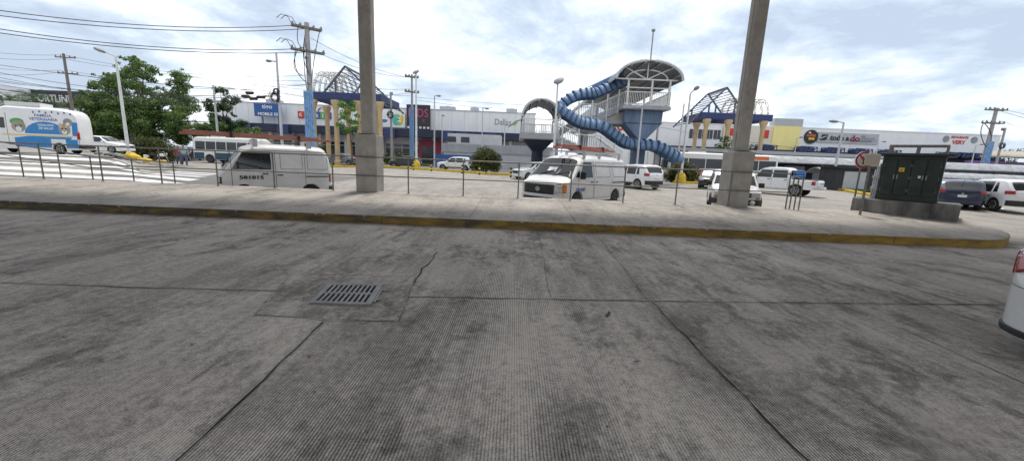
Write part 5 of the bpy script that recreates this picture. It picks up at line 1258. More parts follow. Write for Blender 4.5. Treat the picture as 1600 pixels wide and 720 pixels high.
# ================================================================ vehicles
def lerp_prof(prof, t):
    if t <= prof[0][0]: return prof[0][1]
    for (a, za), (b, zb) in zip(prof[:-1], prof[1:]):
        if t <= b: return za+(zb-za)*(t-a)/max(1e-6, b-a)
    return prof[-1][1]
class Car:
    """x forward, y left, z up, origin on the ground under the middle; lofted body with real wheel arches"""
    def __init__(s, name, label, cat, L, W, prof, zb=.22, belt=.92, th=.22, p=12, q=3, rc=.07, wr=.31, wx=(.19, .81), paint='car_white', group=None, rimmat='rim', tuck=.05, archk=1.17, ends=(1, 1)):
        s.L, s.W, s.prof, s.zb0, s.belt, s.th, s.p, s.q, s.rc, s.wr, s.paint = L, W, prof, zb, belt, th, p, q, rc, wr, paint
        s.wx = [-L/2+L*f for f in wx]; s.tuck = tuck; s.ak = archk; s.rimmat = rimmat
        s.t = empty(name, (0, 0, 0), label, cat, group)
        # smooth profile table
        N = 240; tab = [lerp_prof(prof, i/N) for i in range(N+1)]
        for _ in range(5): tab = [tab[0]]+[(tab[i-1]+2*tab[i]+tab[i+1])/4 for i in range(1, N)]+[tab[N]]
        s.tab = tab; s.N = N; s.body()
        s.wheels()
    def zt(s, x):
        f = min(1, max(0, (x+s.L/2)/s.L))*s.N; i = min(s.N-1, int(f)); return s.tab[i]+(s.tab[i+1]-s.tab[i])*(f-i)
    def plan(s, x):
        u = min(1, abs(2*x/s.L)); return s.W/2*max(.0, 1-u**s.p)**(1/s.q)
    def hw(s, x, z):
        k = s.plan(x)
        if z > s.belt: return max(.02, k-(z-s.belt)*s.th*min(1, k/(s.W/2)))
        d = (s.belt*.75-z)/s.belt
        return k*(1-s.tuck*d*d)
    def zbm(s, x):
        z = s.zb0
        u = abs(2*x/s.L)
        if u > .9: z += (u-.9)*.6
        for w in s.wx:
            r = s.wr*s.ak; d = abs(x-w)
            if d < r: z = max(z, s.wr+math.sqrt(r*r-d*d)-.02)
        return min(z, s.zt(x)-s.rc-.05)
    def surf_top(s, x, y, off=0.0):
        h = s.hw(x, s.zt(x)-s.rc); z = s.zt(x)-s.rc*min(1, abs(y)/h)**5
        dz = (s.zt(x+.02)-s.zt(x-.02))/.04; n = Vector((-dz, 0, 1)).normalized()
        return Vector((x, y, z))+n*off
    def body(s):
        xs = set(); n = 46
        for i in range(n+1): xs.add(round(-s.L/2*math.cos(math.pi*i/n)*.35*1 + (-s.L/2+s.L*i/n)*.65, 4))
        xs |= {round(-s.L/2*v, 4) for v in (1, .997, .99, .98, .965, .95)} | {round(s.L/2*v, 4) for v in (1, .997, .99, .98, .965, .95)}
        for w in s.wx:
            r = s.wr*s.ak
            for k in range(17): xs.add(round(w-r*math.cos(math.pi*k/16), 4))
            xs.add(round(w-r-.004, 4)); xs.add(round(w+r+.004, 4))
        xs = sorted(xs); q = MB(); rings = []
        for x in xs:
            zb = s.zbm(x); zs = s.zt(x)-s.rc; ring = []
            for k in range(11): z = zb+(zs-zb)*k/10; ring.append((x, s.hw(x, z), z))
            h = s.hw(x, zs)
            for f in (.985, .95, .88, .75, .5, .25, 0): ring.append((x, h*f, s.zt(x)-s.rc*f**5))
            ring = ring+[(a, -b, c) for a, b, c in ring[-2::-1]]
            rings.append(ring)
        m = len(rings[0]); vs = [v for r in rings for v in r]; fs = []
        for i in range(len(rings)-1):
            for k in range(m-1): fs.append((i*m+k, i*m+k+1, (i+1)*m+k+1, (i+1)*m+k))
            fs.append((i*m+m-1, i*m, (i+1)*m, (i+1)*m+m-1))
        fs.append(tuple(range(m))); fs.append(tuple(range((len(rings)-1)*m, len(rings)*m)))
        q.add(vs, fs, 0); s.bm = q
    def side_patch(s, mb, pts, off=.006, mi=0, side=1, nu=8, nv=4):
        """pts: 4 corners (x,z): lower rear, lower front, upper front, upper rear"""
        a, b, c, d = [Vector((p[0], 0, p[1])) for p in pts]
        def fn(u, v):
            p = a.lerp(b, u).lerp(d.lerp(c, u), v); return (p.x, side*(s.hw(p.x, p.z)+off), p.z)
        mb.grid(fn, nu, nv, mi)
    def top_patch(s, mb, x0, x1, w0, w1, off=.008, mi=0, n=8):
        def fn(u, v):
            x = x0+(x1-x0)*u; w = w0+(w1-w0)*u; h = s.hw(x, s.zt(x)-s.rc); return s.surf_top(x, (v*2-1)*w*h, off)
        mb.grid(fn, n, n, mi)
    def end_x(s, y, sgn, off=0):
        u = (1-min(.999, (abs(y)/(s.W/2))**s.q))**(1/s.p); return sgn*(s.L/2*u+off)
    def end_patch(s, mb, y0, y1, z0, z1, sgn, off=.008, mi=0, z0b=None, z1b=None, n=10):
        def fn(u, v):
            y = y0+(y1-y0)*u; za = z0+((z0b if z0b is not None else z0)-z0)*u; zc = z1+((z1b if z1b is not None else z1)-z1)*u; z = za+(zc-za)*v
            return (s.end_x(y/(1-s.tuck*max(0, (s.belt*.75-z)/s.belt)**2), sgn, off), y, z)
        mb.grid(fn, n, 4, mi)
    def part(s, name, m, fn, smooth=40, solid=0.0, parent=None):
        q = MB(); fn(q); return q.build(name, M[m] if isinstance(m, str) else m, parent or s.t, world=False, smooth=smooth, solid=solid)
    def wheels(s):
        for w in s.wx:
            for sd in (1, -1):
                yc = sd*(s.W/2-.13); r = s.wr
                q = MB(); q.lathe([(r*.62, -.10), (r*.9, -.105), (r*.98, -.08), (r, -.03), (r, .03), (r*.98, .08), (r*.9, .105), (r*.62, .10)], (w, yc, r), 'Y', 26); tw = q.build('wheel', M['tyre'], s.t, world=False, smooth=35)
                q = MB(); q.lathe([(r*.62, .085), (r*.60, .10), (r*.52, .09), (r*.5, .055), (r*.18, .06), (r*.15, .085), (.01, .085)] if sd > 0 else [(r*.62, -.085), (r*.60, -.10), (r*.52, -.09), (r*.5, -.055), (r*.18, -.06), (r*.15, -.085), (.01, -.085)], (w, yc+sd*.012, r), 'Y', 24)
                for k in range(5):
                    a = 2*math.pi*k/5; c = (w+r*.34*math.cos(a), yc+sd*.083, r+r*.34*math.sin(a)); e0 = (w+r*.12*math.cos(a), c[1], r+r*.12*math.sin(a)); e1 = (w+r*.56*math.cos(a), c[1], r+r*.56*math.sin(a)); q.bar(e0, e1, .035, r*.17)
                q.build('rim', M[s.rimmat], tw, world=False, smooth=35)
    def seam_v(s, x, z0, z1, side, wd=.014): s.side_patch(s.bm, [(x-wd/2, z0), (x+wd/2, z0), (x+wd/2, z1), (x-wd/2, z1)], .003, 1, side, 1, 8)
    def seam_h(s, x0, x1, z, side, wd=.012): s.side_patch(s.bm, [(x0, z-wd/2), (x1, z-wd/2), (x1, z+wd/2), (x0, z+wd/2)], .003, 1, side, 12, 1)
    def finish(s, pos, heading, roof_mat=None):
        o = s.bm.build('body', [M[s.paint], M['seam'], M['trim']], s.t, world=False, smooth=38)
        h = Vector((heading[0], heading[1])).normalized()
        s.t.location = (pos[0], pos[1], ground_h(pos[0], pos[1])); s.t.rotation_euler = (0, 0, math.atan2(h.y, h.x)); return s.t
    def mirror(s, x, z, side, m='trim', sz=(.10, .17, .16)):
        y = side*(s.hw(x, z)+.11)
        q = MB(); q.box((x, y, z), sz); q.bar((x, side*(s.hw(x, z)-.02), z-.05), (x, y, z-.05), .04); q.build('mirror', M[m], s.t, world=False, bevel=.03)
    def handle(s, x, z, side, m='trim', ln=.17):
        s.part('door_handle', m, lambda q: q.box((x, side*(s.hw(x, z)+.012), z), (ln, .03, .035)))
    def lamps_front(s, y0, y1, z0, z1, m='lens', z0b=None, z1b=None):
        for sd in (1, -1): s.part('headlight', m, lambda q: s.end_patch(q, sd*y0, sd*y1, z0, z1, 1, .01, 0, z0b, z1b), solid=.012)
    def lamps_rear(s, y0, y1, z0, z1, m='tail', z0b=None, z1b=None):
        for sd in (1, -1): s.part('tail_light', m, lambda q: s.end_patch(q, sd*y0, sd*y1, z0, z1, -1, .012, 0, z0b, z1b), solid=.015)

def heading_from_corner(C, h, L, W, corner):
    """C is the ground point of a body corner; corner = (front +1/rear -1, left +1/right -1)"""
    h = Vector(h).normalized(); l = Vector((-h.y, h.x)); return Vector((C[0], C[1]))-h*(corner[0]*L/2)-l*(corner[1]*W/2), h

def passenger(name, label, cat, kind, paint, pos, heading, group=None, dark_low=False, rimmat='rim', roof_rails=False, plate=True):
    if kind == 'suv':
        L, W, H = 4.2, 1.78, 1.62
        prof = [(0, .80), (.004, .98), (.03, 1.12), (.075, 1.42), (.10, 1.55), (.14, 1.60), (.35, 1.62), (.52, 1.58), (.60, 1.50), (.735, 1.06), (.76, 1.03), (.93, .93), (.985, .82), (1, .62)]
        g = dict(side=[(-1.42, -1.16, .98, 1.44), (-1.06, -.28, .97, 1.47), (-.20, .78, .97, 1.47)], A=(.55, .36), ws=(.60*L-L/2+.03, .735*L-L/2-.02), rw=(.028*L-L/2, .088*L-L/2)); wr = .34; zb = .30; tail = (.60, .84, .90, 1.07); head = (.45, .80, .70, .86)
    elif kind == 'hatch':
        L, W, H = 4.0, 1.72, 1.50
        prof = [(0, .62), (.004, .86), (.02, .98), (.06, 1.12), (.125, 1.38), (.16, 1.45), (.36, 1.50), (.52, 1.46), (.60, 1.38), (.745, .98), (.77, .95), (.93, .84), (.985, .73), (1, .55)]
        g = dict(side=[(-1.36, -1.02, .93, 1.24), (-.94, -.14, .91, 1.37), (-.06, .78, .90, 1.37)], A=(.55, .36), ws=(.60*L-L/2+.03, .745*L-L/2-.02), rw=(.025*L-L/2, .122*L-L/2)); wr = .30; zb = .22; tail = (.60, .83, .82, .99); head = (.45, .78, .62, .77)
    else:
        L, W, H = 4.45, 1.74, 1.46
        prof = [(0, .62), (.006, .90), (.03, .97), (.15, 1.03), (.17, 1.05), (.29, 1.38), (.34, 1.43), (.46, 1.46), (.56, 1.43), (.61, 1.38), (.75, .98), (.77, .95), (.93, .83), (.985, .72), (1, .55)]
        g = dict(side=[(-.94, -.72, .95, 1.18), (-.66, -.02, .93, 1.34), (.06, .92, .92, 1.34)], A=(.5, .4), ws=(.61*L-L/2+.03, .75*L-L/2-.02), rw=(.175*L-L/2, .285*L-L/2)); wr = .31; zb = .20; tail = (.46, .82, .72, .93); head = (.45, .78, .60, .74)
    c = Car(name, label, cat, L, W, prof, zb=zb, wr=wr, paint=paint, group=group, rimmat=rimmat, belt=.90)
    for sd in (1, -1):
        for i, (x0, x1, z0, z1) in enumerate(g['side']):
            xa, xb = x0, x1; ua, ub = x0, x1
            if i == len(g['side'])-1: ub = x1-(z1-z0)*.95
            if i == 0: ua = x0+(z1-z0)*(.25 if kind != 'sedan' else 1.0)
            if i == 0 and kind == 'sedan': ub = x1; 
            c.part('side_window', 'glass', lambda q: c.side_patch(q, [(xa, z0), (xb, z0), (max(ub, ua+.05), z1), (min(ua, ub-.05), z1)], .006, 0, sd))
        d = g['side'][-2 if kind != 'sedan' else -2]; e = g['side'][-1]
        for x in (e[1]+.02, (d[1]+e[0])/2, d[0]-.05): c.seam_v(x, zb+.14, .93, sd)
        c.seam_h(d[0]-.05, e[1]+.02, zb+.15, sd)
        c.handle(e[0]+.12, .84, sd, paint); c.handle(d[0]+.10, .84, sd, paint)
        c.mirror(e[1]-.10, e[2]+.06, sd, paint if not dark_low else 'trim')
        if dark_low or kind == 'suv':
            for (x0, x1) in ((c.wx[0]+wr*1.2, c.wx[1]-wr*1.2),): c.side_patch(c.bm, [(x0, zb+.005), (x1, zb+.005), (x1, zb+.13), (x0, zb+.13)], .012, 2, sd)
    c.part('windshield', 'glass', lambda q: c.top_patch(q, g['ws'][1], g['ws'][0], .88, .86))
    c.part('rear_window', 'glass', lambda q: c.top_patch(q, g['rw'][0], g['rw'][1], .82, .82))
    c.lamps_front(*head[:4]); c.lamps_rear(*tail[:4])
    c.part('grille', 'trim', lambda q: c.end_patch(q, -.42, .42, head[2]-.12, head[3]-.04, 1, .008), solid=.012)
    c.part('bumper', 'trim' if (dark_low or kind == 'suv') else paint, lambda q: c.end_patch(q, -.78, .78, zb+.05, zb+.20, 1, .02), solid=.03)
    c.part('bumper', 'trim' if (dark_low or kind == 'suv') else paint, lambda q: c.end_patch(q, -.80, .80, zb+.05, zb+(.30 if kind == 'suv' else .2), -1, .02), solid=.03)
    if plate: c.part('number_plate', 'white', lambda q: c.end_patch(q, -.16, .16, (.72 if kind == 'suv' else .62), (.86 if kind == 'suv' else .74), -1, .018), solid=.006)
    c.part('badge', 'rim', lambda q: q.lathe([(.045, 0), (.045, .012)], (-L/2-.02, 0, .80 if kind != 'suv' else .95), 'X', 12))
    if roof_rails:
        for sd in (1, -1): c.part('roof_rail', 'galv', lambda q: q.tube([(-1.5, sd*.58, 1.56), (-1.3, sd*.58, 1.66), (.1, sd*.58, 1.65), (.35, sd*.58, 1.57)], .02, 6))
    c.part('antenna', 'trim', lambda q: q.tube([(-1.5 if kind != 'sedan' else -.9, 0, prof[4][1]-.12), (-1.75 if kind != 'sedan' else -1.1, 0, prof[4][1]+.16)], .008, 5))
    return c.finish(pos, heading)

# --- small white van on the left ---------------------------------------------------------------------------
h = Vector((-.79, -.61)).normalized()
L, W = 3.35, 1.48
prof = [(0, .80), (.006, 1.10), (.02, 1.45), (.06, 1.74), (.10, 1.82), (.30, 1.86), (.62, 1.86), (.72, 1.82), (.80, 1.72), (.965, 1.02), (.985, .92), (1, .70)]
v1 = Car('small_van', 'small white van with black number 581815 on its door, a ladder on its roof', 'van', L, W, prof, zb=.26, belt=1.0, th=.17, p=18, q=2.8, rc=.16, wr=.27, wx=(.22, .80), paint='van_white', rimmat='steelrim', tuck=.02)
for sd in (1, -1):
    v1.part('side_window', 'glass', lambda q: v1.side_patch(q, [(.22, 1.03), (1.30, 1.03), (.96, 1.61), (.22, 1.61)], .007, 0, sd))
    for x in (1.30, .18, .10, -.78): v1.seam_v(x, .36, 1.62, sd)
    v1.seam_h(-1.55, 1.3, .36, sd); v1.seam_h(-1.58, 1.05, 1.64, sd, .016)
    for x0, x1 in ((-.05, -.70), (-.86, -1.50)):              # pressed panels where rear windows would be
        for z in (1.06, 1.56): v1.seam_h(x1, x0, z, sd, .012)
        for x in (x0, x1): v1.seam_v(x, 1.06, 1.56, sd, .012)
    v1.part('sliding_rail', 'trim', lambda q: v1.side_patch(q, [(-1.58, .80), (-.80, .80), (-.80, .835), (-1.58, .835)], .012, 0, sd), solid=.01)
    v1.handle(.40, .90, sd); v1.handle(-.02, .86, sd); v1.mirror(1.12, 1.18, sd, 'trim', (.06, .12, .2))
v1.part('windshield', 'glass', lambda q: v1.top_patch(q, .955*L-L/2, .81*L-L/2, .90, .88))
for sd in (1, -1):
    v1.part('headlight', 'trim', lambda q: (v1.end_patch(q, sd*.40, sd*.66, .58, .78, 1, .012)), solid=.012)
    v1.part('headlight', 'lens', lambda q: (v1.end_patch(q, sd*.44, sd*.62, .61, .75, 1, .022)), solid=.01)
    v1.part('tail_light', 'tail', lambda q: v1.end_patch(q, sd*.55, sd*.68, .62, .92, -1, .014), solid=.015)
v1.part('bumper', 'trim', lambda q: v1.end_patch(q, -.70, .70, .34, .46, 1, .03), solid=.05); v1.part('bumper', 'trim', lambda q: v1.end_patch(q, -.70, .70, .32, .48, -1, .03), solid=.05)
v1.part('rear_window', 'glass', lambda q: v1.top_patch(q, .012*L-L/2, .05*L-L/2, .80, .80))
v1.part('wiper', 'trim', lambda q: (q.tube([v1.surf_top(1.50, .1, .03), v1.surf_top(1.32, .55, .02)], .012, 5), q.tube([v1.surf_top(1.50, -.4, .03), v1.surf_top(1.32, .05, .02)], .012, 5)))
v1.part('door_number', 'ink', lambda q: q.text('581815', (.78, W/2, .78), .115, (-1, 0, 0), (0, 0, 1), .035, .66, 0, 0, lambda p: Vector((p.x, v1.hw(p.x, p.z)+.014, p.z))), smooth=None)
v1.part('plate_strip', 'trim', lambda q: v1.side_patch(q, [(.12, .47), (.5, .47), (.5, .485), (.12, .485)], .006, 0, 1))
def roof_bars(c, xs, zr, hw_):
    for x in xs:
        c.part('roof_bar', 'lampgrey', lambda q: (q.box((x, 0, zr+.13), (.06, hw_*2+.12, .05)), q.box((x, hw_+.03, zr+.02), (.13, .05, .24)), q.box((x, -hw_-.03, zr+.02), (.13, .05, .24))))
roof_bars(v1, (.62, -.95), 1.85, .60)
Cr = Vector((P(508, 260, 16.4).x, 16.4)); pos = Cr+h*L/2-Vector((-h.y, h.x))*W/2
t1 = v1.finish(pos, h); t1.scale = (1.17, 1.12, 1.17)
def ladder(label, car, x0, x1, y0, wd, z, mt, n_r, tilt=0.0, rail=.09):
    m = Matrix.Translation(car.location) @ car.rotation_euler.to_matrix().to_4x4()
    t = empty('ladder', m @ Vector(((x0+x1)/2, y0, z)), label, 'ladder', 'ladders on the van roofs', car.rotation_euler.z)
    for s in (-1, 1):
        q = MB(); q.bar((x0-(x0+x1)/2, s*wd/2, 0), (x1-(x0+x1)/2, s*wd/2, tilt), .035, rail); q.build('side_rail', M[mt], t, world=False, bevel=.006)
        q = MB(); q.bar((x0-(x0+x1)/2+.5, s*(wd/2-.045), rail*.85), (x1-(x0+x1)/2-.1, s*(wd/2-.045), tilt+rail*.85), .03, rail*.8); q.build('side_rail', M[mt], t, world=False, bevel=.006)
    q = MB()
    for i in range(n_r):
        f = (i+.5)/n_r; x = x0+(x1-x0)*f-(x0+x1)/2; q.tube([(x, -wd/2, tilt*f), (x, wd/2, tilt*f)], .018, 8)
    q.build('rungs', M['lampgrey'], t, world=False, smooth=60)
    for k, f in enumerate((.25, .7)):
        q = MB(); x = x0+(x1-x0)*f-(x0+x1)/2; q.box((x, 0, rail*.5+tilt*f), (.08, wd+.09, rail*2.2)); q.build('strap', M['trim'], t, world=False)
    return t
ladder('faded pink extension ladder lying on the roof of the small white van', t1, -2.05, 2.9, .18, .42, 2.40, 'ladder2', 15, .03)

# --- larger white van -------------------------------------------------------------------------------------
L, W = 4.85, 1.86
h = Vector((-math.sin(R(41)), -math.cos(R(41))))
prof = [(0, .85), (.005, 1.2), (.015, 1.62), (.035, 1.86), (.07, 1.92), (.3, 1.955), (.62, 1.95), (.70, 1.90), (.745, 1.82), (.885, 1.16), (.91, 1.10), (.975, 1.0), (.992, .92), (1, .74)]
v2 = Car('delivery_van', 'large white van with dark grille facing the platform, an orange ladder on its roof', 'van', L, W, prof, zb=.24, belt=1.08, th=.20, p=16, q=2.8, rc=.15, wr=.32, wx=(.235, .80), paint='van_white', rimmat='steelrim', tuck=.03)
for sd in (1, -1):
    v2.part('side_window', 'glass', lambda q: v2.side_patch(q, [(.50, 1.13), (1.34, 1.13), (1.02, 1.70), (.50, 1.70)], .007, 0, sd))
    v2.part('side_window', 'glass', lambda q: v2.side_patch(q, [(1.38, 1.14), (1.62, 1.14), (1.50, 1.28), (1.30, 1.42)], .007, 0, sd))
    for x in (1.44, .42, .36, -.92): v2.seam_v(x, .36, 1.74, sd)
    v2.seam_h(-2.2, 1.4, .36, sd)
    for x0, x1 in ((.24, -.78), (-1.04, -2.18)):
        for z in (1.14, 1.70): v2.seam_h(x1, x0, z, sd, .016)
        for x in (x0, x1): v2.seam_v(x, 1.14, 1.70, sd, .016)
    v2.part('sliding_rail', 'trim', lambda q: v2.side_patch(q, [(-2.15, .90), (-.98, .90), (-.98, .94), (-2.15, .94)], .012, 0, sd), solid=.012)
    v2.handle(.55, .96, sd); v2.handle(.22, .96, sd, 'trim', .06); v2.mirror(1.30, 1.22, sd, 'trim', (.09, .18, .28))
    v2.part('headlight', 'lens', lambda q: v2.end_patch(q, sd*.62, sd*.83, .58, .90, 1, .014, 0, .62, .94), solid=.014)
    v2.part('turn_signal', 'amber', lambda q: v2.end_patch(q, sd*.835, sd*.90, .60, .92, 1, .014), solid=.014)
    v2.part('tail_light', 'tail', lambda q: v2.end_patch(q, sd*.70, sd*.88, .75, 1.15, -1, .014), solid=.015)
    v2.part('reflector', 'trim', lambda q: v2.side_patch(q, [(-2.36, .52), (-2.26, .52), (-2.26, .78), (-2.36, .78)], .012, 0, sd), solid=.01)
v2.part('windshield', 'glass', lambda q: v2.top_patch(q, .885*L-L/2-.03, .745*L-L/2+.02, .92, .86))
v2.part('dashboard_cloth', 'lampgrey', lambda q: q.add([v2.surf_top(1.80, .25, .010), v2.surf_top(1.80, .80, .010), v2.surf_top(1.62, .74, .010), v2.surf_top(1.62, .30, .010)], [(0, 1, 2, 3)]))
v2.part('windshield_papers', 'white', lambda q: (q.add([v2.surf_top(1.70, -.2, .011), v2.surf_top(1.70, .15, .011), v2.surf_top(1.55, .15, .011), v2.surf_top(1.55, -.2, .011)], [(0, 1, 2, 3)])))
v2.part('grille', 'trim', lambda q: v2.end_patch(q, -.60, .60, .54, .88, 1, .016), solid=.02)
v2.part('emblem', 'rim', lambda q: (q.lathe([(.085, 0), (.085, .02), (.06, .02), (.06, .005)], (L/2+.025, 0, .71), 'X', 18), q.box((L/2+.04, 0, .71), (.02, .2, .03))))
v2.part('bumper', 'van_white', lambda q: v2.end_patch(q, -.88, .88, .30, .54, 1, .035), solid=.06)
v2.part('bumper_intake', 'trim', lambda q: v2.end_patch(q, -.60, .60, .34, .44, 1, .07), solid=.01)
v2.part('bumper', 'trim', lambda q: v2.end_patch(q, -.88, .88, .30, .50, -1, .03), solid=.05)
v2.part('rear_window', 'glass', lambda q: v2.top_patch(q, .012*L-L/2, .032*L-L/2, .8, .8))
v2.part('wiper', 'trim', lambda q: (q.tube([v2.surf_top(1.86, .15, .03), v2.surf_top(1.66, .72, .02)], .013, 5), q.tube([v2.surf_top(1.86, -.45, .03), v2.surf_top(1.66, .10, .02)], .013, 5)))
v2.part('door_number', 'ink_blue', lambda q: q.text('581887', (1.28, W/2, .70), .13, (-1, 0, 0), (0, 0, 1), .03, .62, 0, 0, lambda p: Vector((p.x, v2.hw(p.x, p.z)+.014, p.z))), smooth=None)
roof_bars(v2, (.85, -.2, -1.75), 1.94, .68)
Cf = Vector((P(882, 290, 14.9).x, 14.9)); pos = Cf-h*L/2-Vector((-h.y, h.x))*W/2
t2 = v2.finish(pos, h); t2.scale = (1.17, 1.17, 1.09)
ladder('bright orange extension ladder lying on the roof of the large white van', t2, -2.6, 1.75, .05, .46, 2.38, 'ladder', 14, .02)

# --- cars in the lot ----------------------------------------------------------------------------------------
def on(px, Y): return (P(px, 250, Y).x, Y)
h = Vector((-math.sin(R(27)), math.cos(R(27))))
pos, h = heading_from_corner(on(1013, 25.0), h, 4.2, 1.78, (-1, 1))
passenger('parked_car', 'white SUV seen from behind, parked right of the large white van', 'car', 'suv', 'car_white', pos, h, dark_low=True)
d = Vector((-1152+800, -610)).normalized()*-1
pos = Vector(on(1160, 14.6)); hd = -Vector((pos.x, pos.y)).normalized(); hd = (hd+Vector((.10, -.06))).normalized(); pos = pos-hd*1.95
# small white offroader facing us behind the right pillar
L, W = 3.9, 1.66
prof = [(0, .9), (.006, 1.15), (.03, 1.45), (.06, 1.62), (.12, 1.67), (.40, 1.68), (.52, 1.62), (.60, 1.50), (.705, 1.08), (.73, 1.05), (.95, .96), (.985, .88), (1, .66)]
v3 = Car('parked_car', 'small white off-road car with black front bumper, half hidden behind the right pillar', 'car', L, W, prof, zb=.30, belt=1.0, th=.20, p=16, q=3, rc=.08, wr=.33, wx=(.2, .81), paint='car_white', rimmat='steelrim')
for sd in (1, -1):
    v3.part('side_window', 'glass', lambda q: v3.side_patch(q, [(-.28, 1.05), (.70, 1.05), (.40, 1.50), (-.28, 1.50)], .006, 0, sd)); v3.part('side_window', 'glass', lambda q: v3.side_patch(q, [(-1.5, 1.05), (-.38, 1.05), (-.38, 1.50), (-1.45, 1.50)], .006, 0, sd))
    for x in (.80, -.33): v3.seam_v(x, .42, 1.02, sd)
    v3.mirror(.70, 1.10, sd, 'trim', (.09, .2, .18)); v3.handle(-.2, .92, sd)
    v3.part('headlight', 'lens', lambda q: v3.end_patch(q, sd*.48, sd*.76, .70, .86, 1, .014), solid=.014); v3.part('turn_signal', 'amber', lambda q: v3.end_patch(q, sd*.62, sd*.76, .62, .685, 1, .014), solid=.01)
    v3.part('fog_light', 'lens', lambda q: q.lathe([(.09, 0), (.09, .03), (.07, .045)], (L/2+.09, sd*.5, .50), 'X', 14)); v3.part('tail_light', 'tail', lambda q: v3.end_patch(q, sd*.6, sd*.76, .72, .95, -1, .014), solid=.014)
    v3.part('fender_flare', 'trim', lambda q: q.tube([(v3.wx[1]+.40*math.cos(a), sd*(W/2+.0), .33+.40*math.sin(a)) for a in [math.pi*k/12 for k in range(13)]], .045, 6))
v3.part('windshield', 'glass', lambda q: v3.top_patch(q, .705*L-L/2-.02, .60*L-L/2+.03, .90, .88)); v3.part('grille', 'trim', lambda q: v3.end_patch(q, -.46, .46, .68, .84, 1, .012), solid=.012)
v3.part('grille_bar', 'rim', lambda q: v3.end_patch(q, -.44, .44, .75, .775, 1, .026), solid=.01)
v3.part('bumper', 'trim', lambda q: v3.end_patch(q, -.80, .80, .40, .60, 1, .07), solid=.12); v3.part('bumper', 'trim', lambda q: v3.end_patch(q, -.80, .80, .40, .58, -1, .04), solid=.06)
v3.part('number_plate', 'white', lambda q: v3.end_patch(q, -.16, .16, .47, .58, 1, .14), solid=.008)
v3.finish(pos, hd)
passenger('parked_car', 'dark car parked beyond the small white off-road car, left of the right pillar', 'car', 'hatch', 'car_black', on(1117, 31), (-.5, -.85))
# pickup
h = Vector((-math.cos(R(52)), math.sin(R(52)))); L, W = 5.2, 1.80
prof = [(0, .60), (.004, 1.02), (.01, 1.06), (.285, 1.07), (.292, 1.45), (.31, 1.70), (.34, 1.78), (.46, 1.80), (.56, 1.77), (.62, 1.68), (.715, 1.16), (.735, 1.12), (.95, 1.03), (.985, .92), (1, .68)]
v4 = Car('pickup_truck', 'white double cab pickup with an open bed, right of the right pillar', 'pickup', L, W, prof, zb=.46, belt=1.05, th=.20, p=18, q=3, rc=.05, wr=.38, wx=(.215, .80), paint='car_white')
for sd in (1, -1):
    v4.part('side_window', 'glass', lambda q: v4.side_patch(q, [(-.98, 1.12), (-.14, 1.12), (-.14, 1.60), (-.92, 1.60)], .006, 0, sd)); v4.part('side_window', 'glass', lambda q: v4.side_patch(q, [(-.06, 1.12), (.94, 1.12), (.55, 1.60), (-.06, 1.60)], .006, 0, sd))
    for x in (1.0, -.10, -1.04): v4.seam_v(x, .58, 1.10, sd)
    v4.handle(.06, 1.0, sd); v4.handle(-.88, 1.0, sd); v4.mirror(.82, 1.2, sd, 'car_white', (.1, .2, .2)); v4.lamps_rear(.77, .87, .76, 1.0) if sd > 0 else None
    v4.part('side_step', 'lampgrey', lambda q: q.tube([(-1.0, sd*.86, .40), (1.1, sd*.86, .40)], .045, 8))
v4.part('windshield', 'glass', lambda q: v4.top_patch(q, .715*L-L/2-.02, .62*L-L/2+.03, .90, .88)); v4.part('rear_window', 'glass', lambda q: q.box((-L/2+.2905*L-.01, 0, 1.44), (.02, 1.25, .36)))
v4.lamps_front(.45, .80, .82, 1.0); v4.part('grille', 'trim', lambda q: v4.end_patch(q, -.42, .42, .72, .95, 1, .012), solid=.012)
v4.part('bed_floor', 'trim', lambda q: q.box((-L/2+.146*L, 0, 1.076), (1.34, 1.46, .012)))
v4.part('bumper', 'lampgrey', lambda q: v4.end_patch(q, -.84, .84, .50, .64, -1, .10), solid=.14)
v4.part('tailgate', 'car_white', lambda q: v4.end_patch(q, -.66, .66, .68, 1.0, -1, .012), solid=.012); v4.part('number_plate', 'white', lambda q: v4.end_patch(q, -.16, .16, .52, .62, -1, .18), solid=.006)
v4.part('tailgate_lettering', 'ink', lambda q: q.text('TOYOTA', (-L/2-.04, 0, .84), .10, (0, -1, 0), (0, 0, 1), .02, .7, 0, -.0), smooth=None)
pos, h = heading_from_corner(on(1284, 24.0), h, L, W, (-1, 1)); tp4 = v4.finish(pos, h)
m = Matrix.Translation(tp4.location) @ tp4.rotation_euler.to_matrix().to_4x4(); bx = m @ Vector((-1.45, .28, 1.085))
bt = empty('blue_container', bx, 'blue plastic container standing in the bed of the white pickup', 'container', None, tp4.rotation_euler.z)
q = MB(); q.lathe([(.26, 0), (.30, .1), (.30, .45), (.24, .54), (.1, .56)], (0, 0, 0), n=16); q.build('drum', M['sign_blue'], bt, world=False, smooth=40); q = MB(); q.lathe([(.31, .18), (.315, .2), (.31, .22)], (0, 0, 0), n=16); q.lathe([(.31, .36), (.315, .38), (.31, .40)], (0, 0, 0), n=16); q.build('hoop', M['pipe_blue'], bt, world=False)
# blue hatch, right edge car
h = Vector((math.sin(R(40)), math.cos(R(40))))
pos, h = heading_from_corner(on(1478, 20.6), h, 4.0, 1.72, (-1, 1)); passenger('parked_car', 'dark blue hatchback seen from behind, right of the green transformer cabinet', 'car', 'hatch', 'car_blue', pos, h)
h = Vector((math.sin(R(17)), math.cos(R(17))))
pos, h = heading_from_corner(on(1590, 19.2), h, 4.2, 1.78, (-1, 1)); passenger('parked_car', 'white SUV cut by the right edge, beside the dark blue hatchback', 'car', 'suv', 'car_white', pos, h)
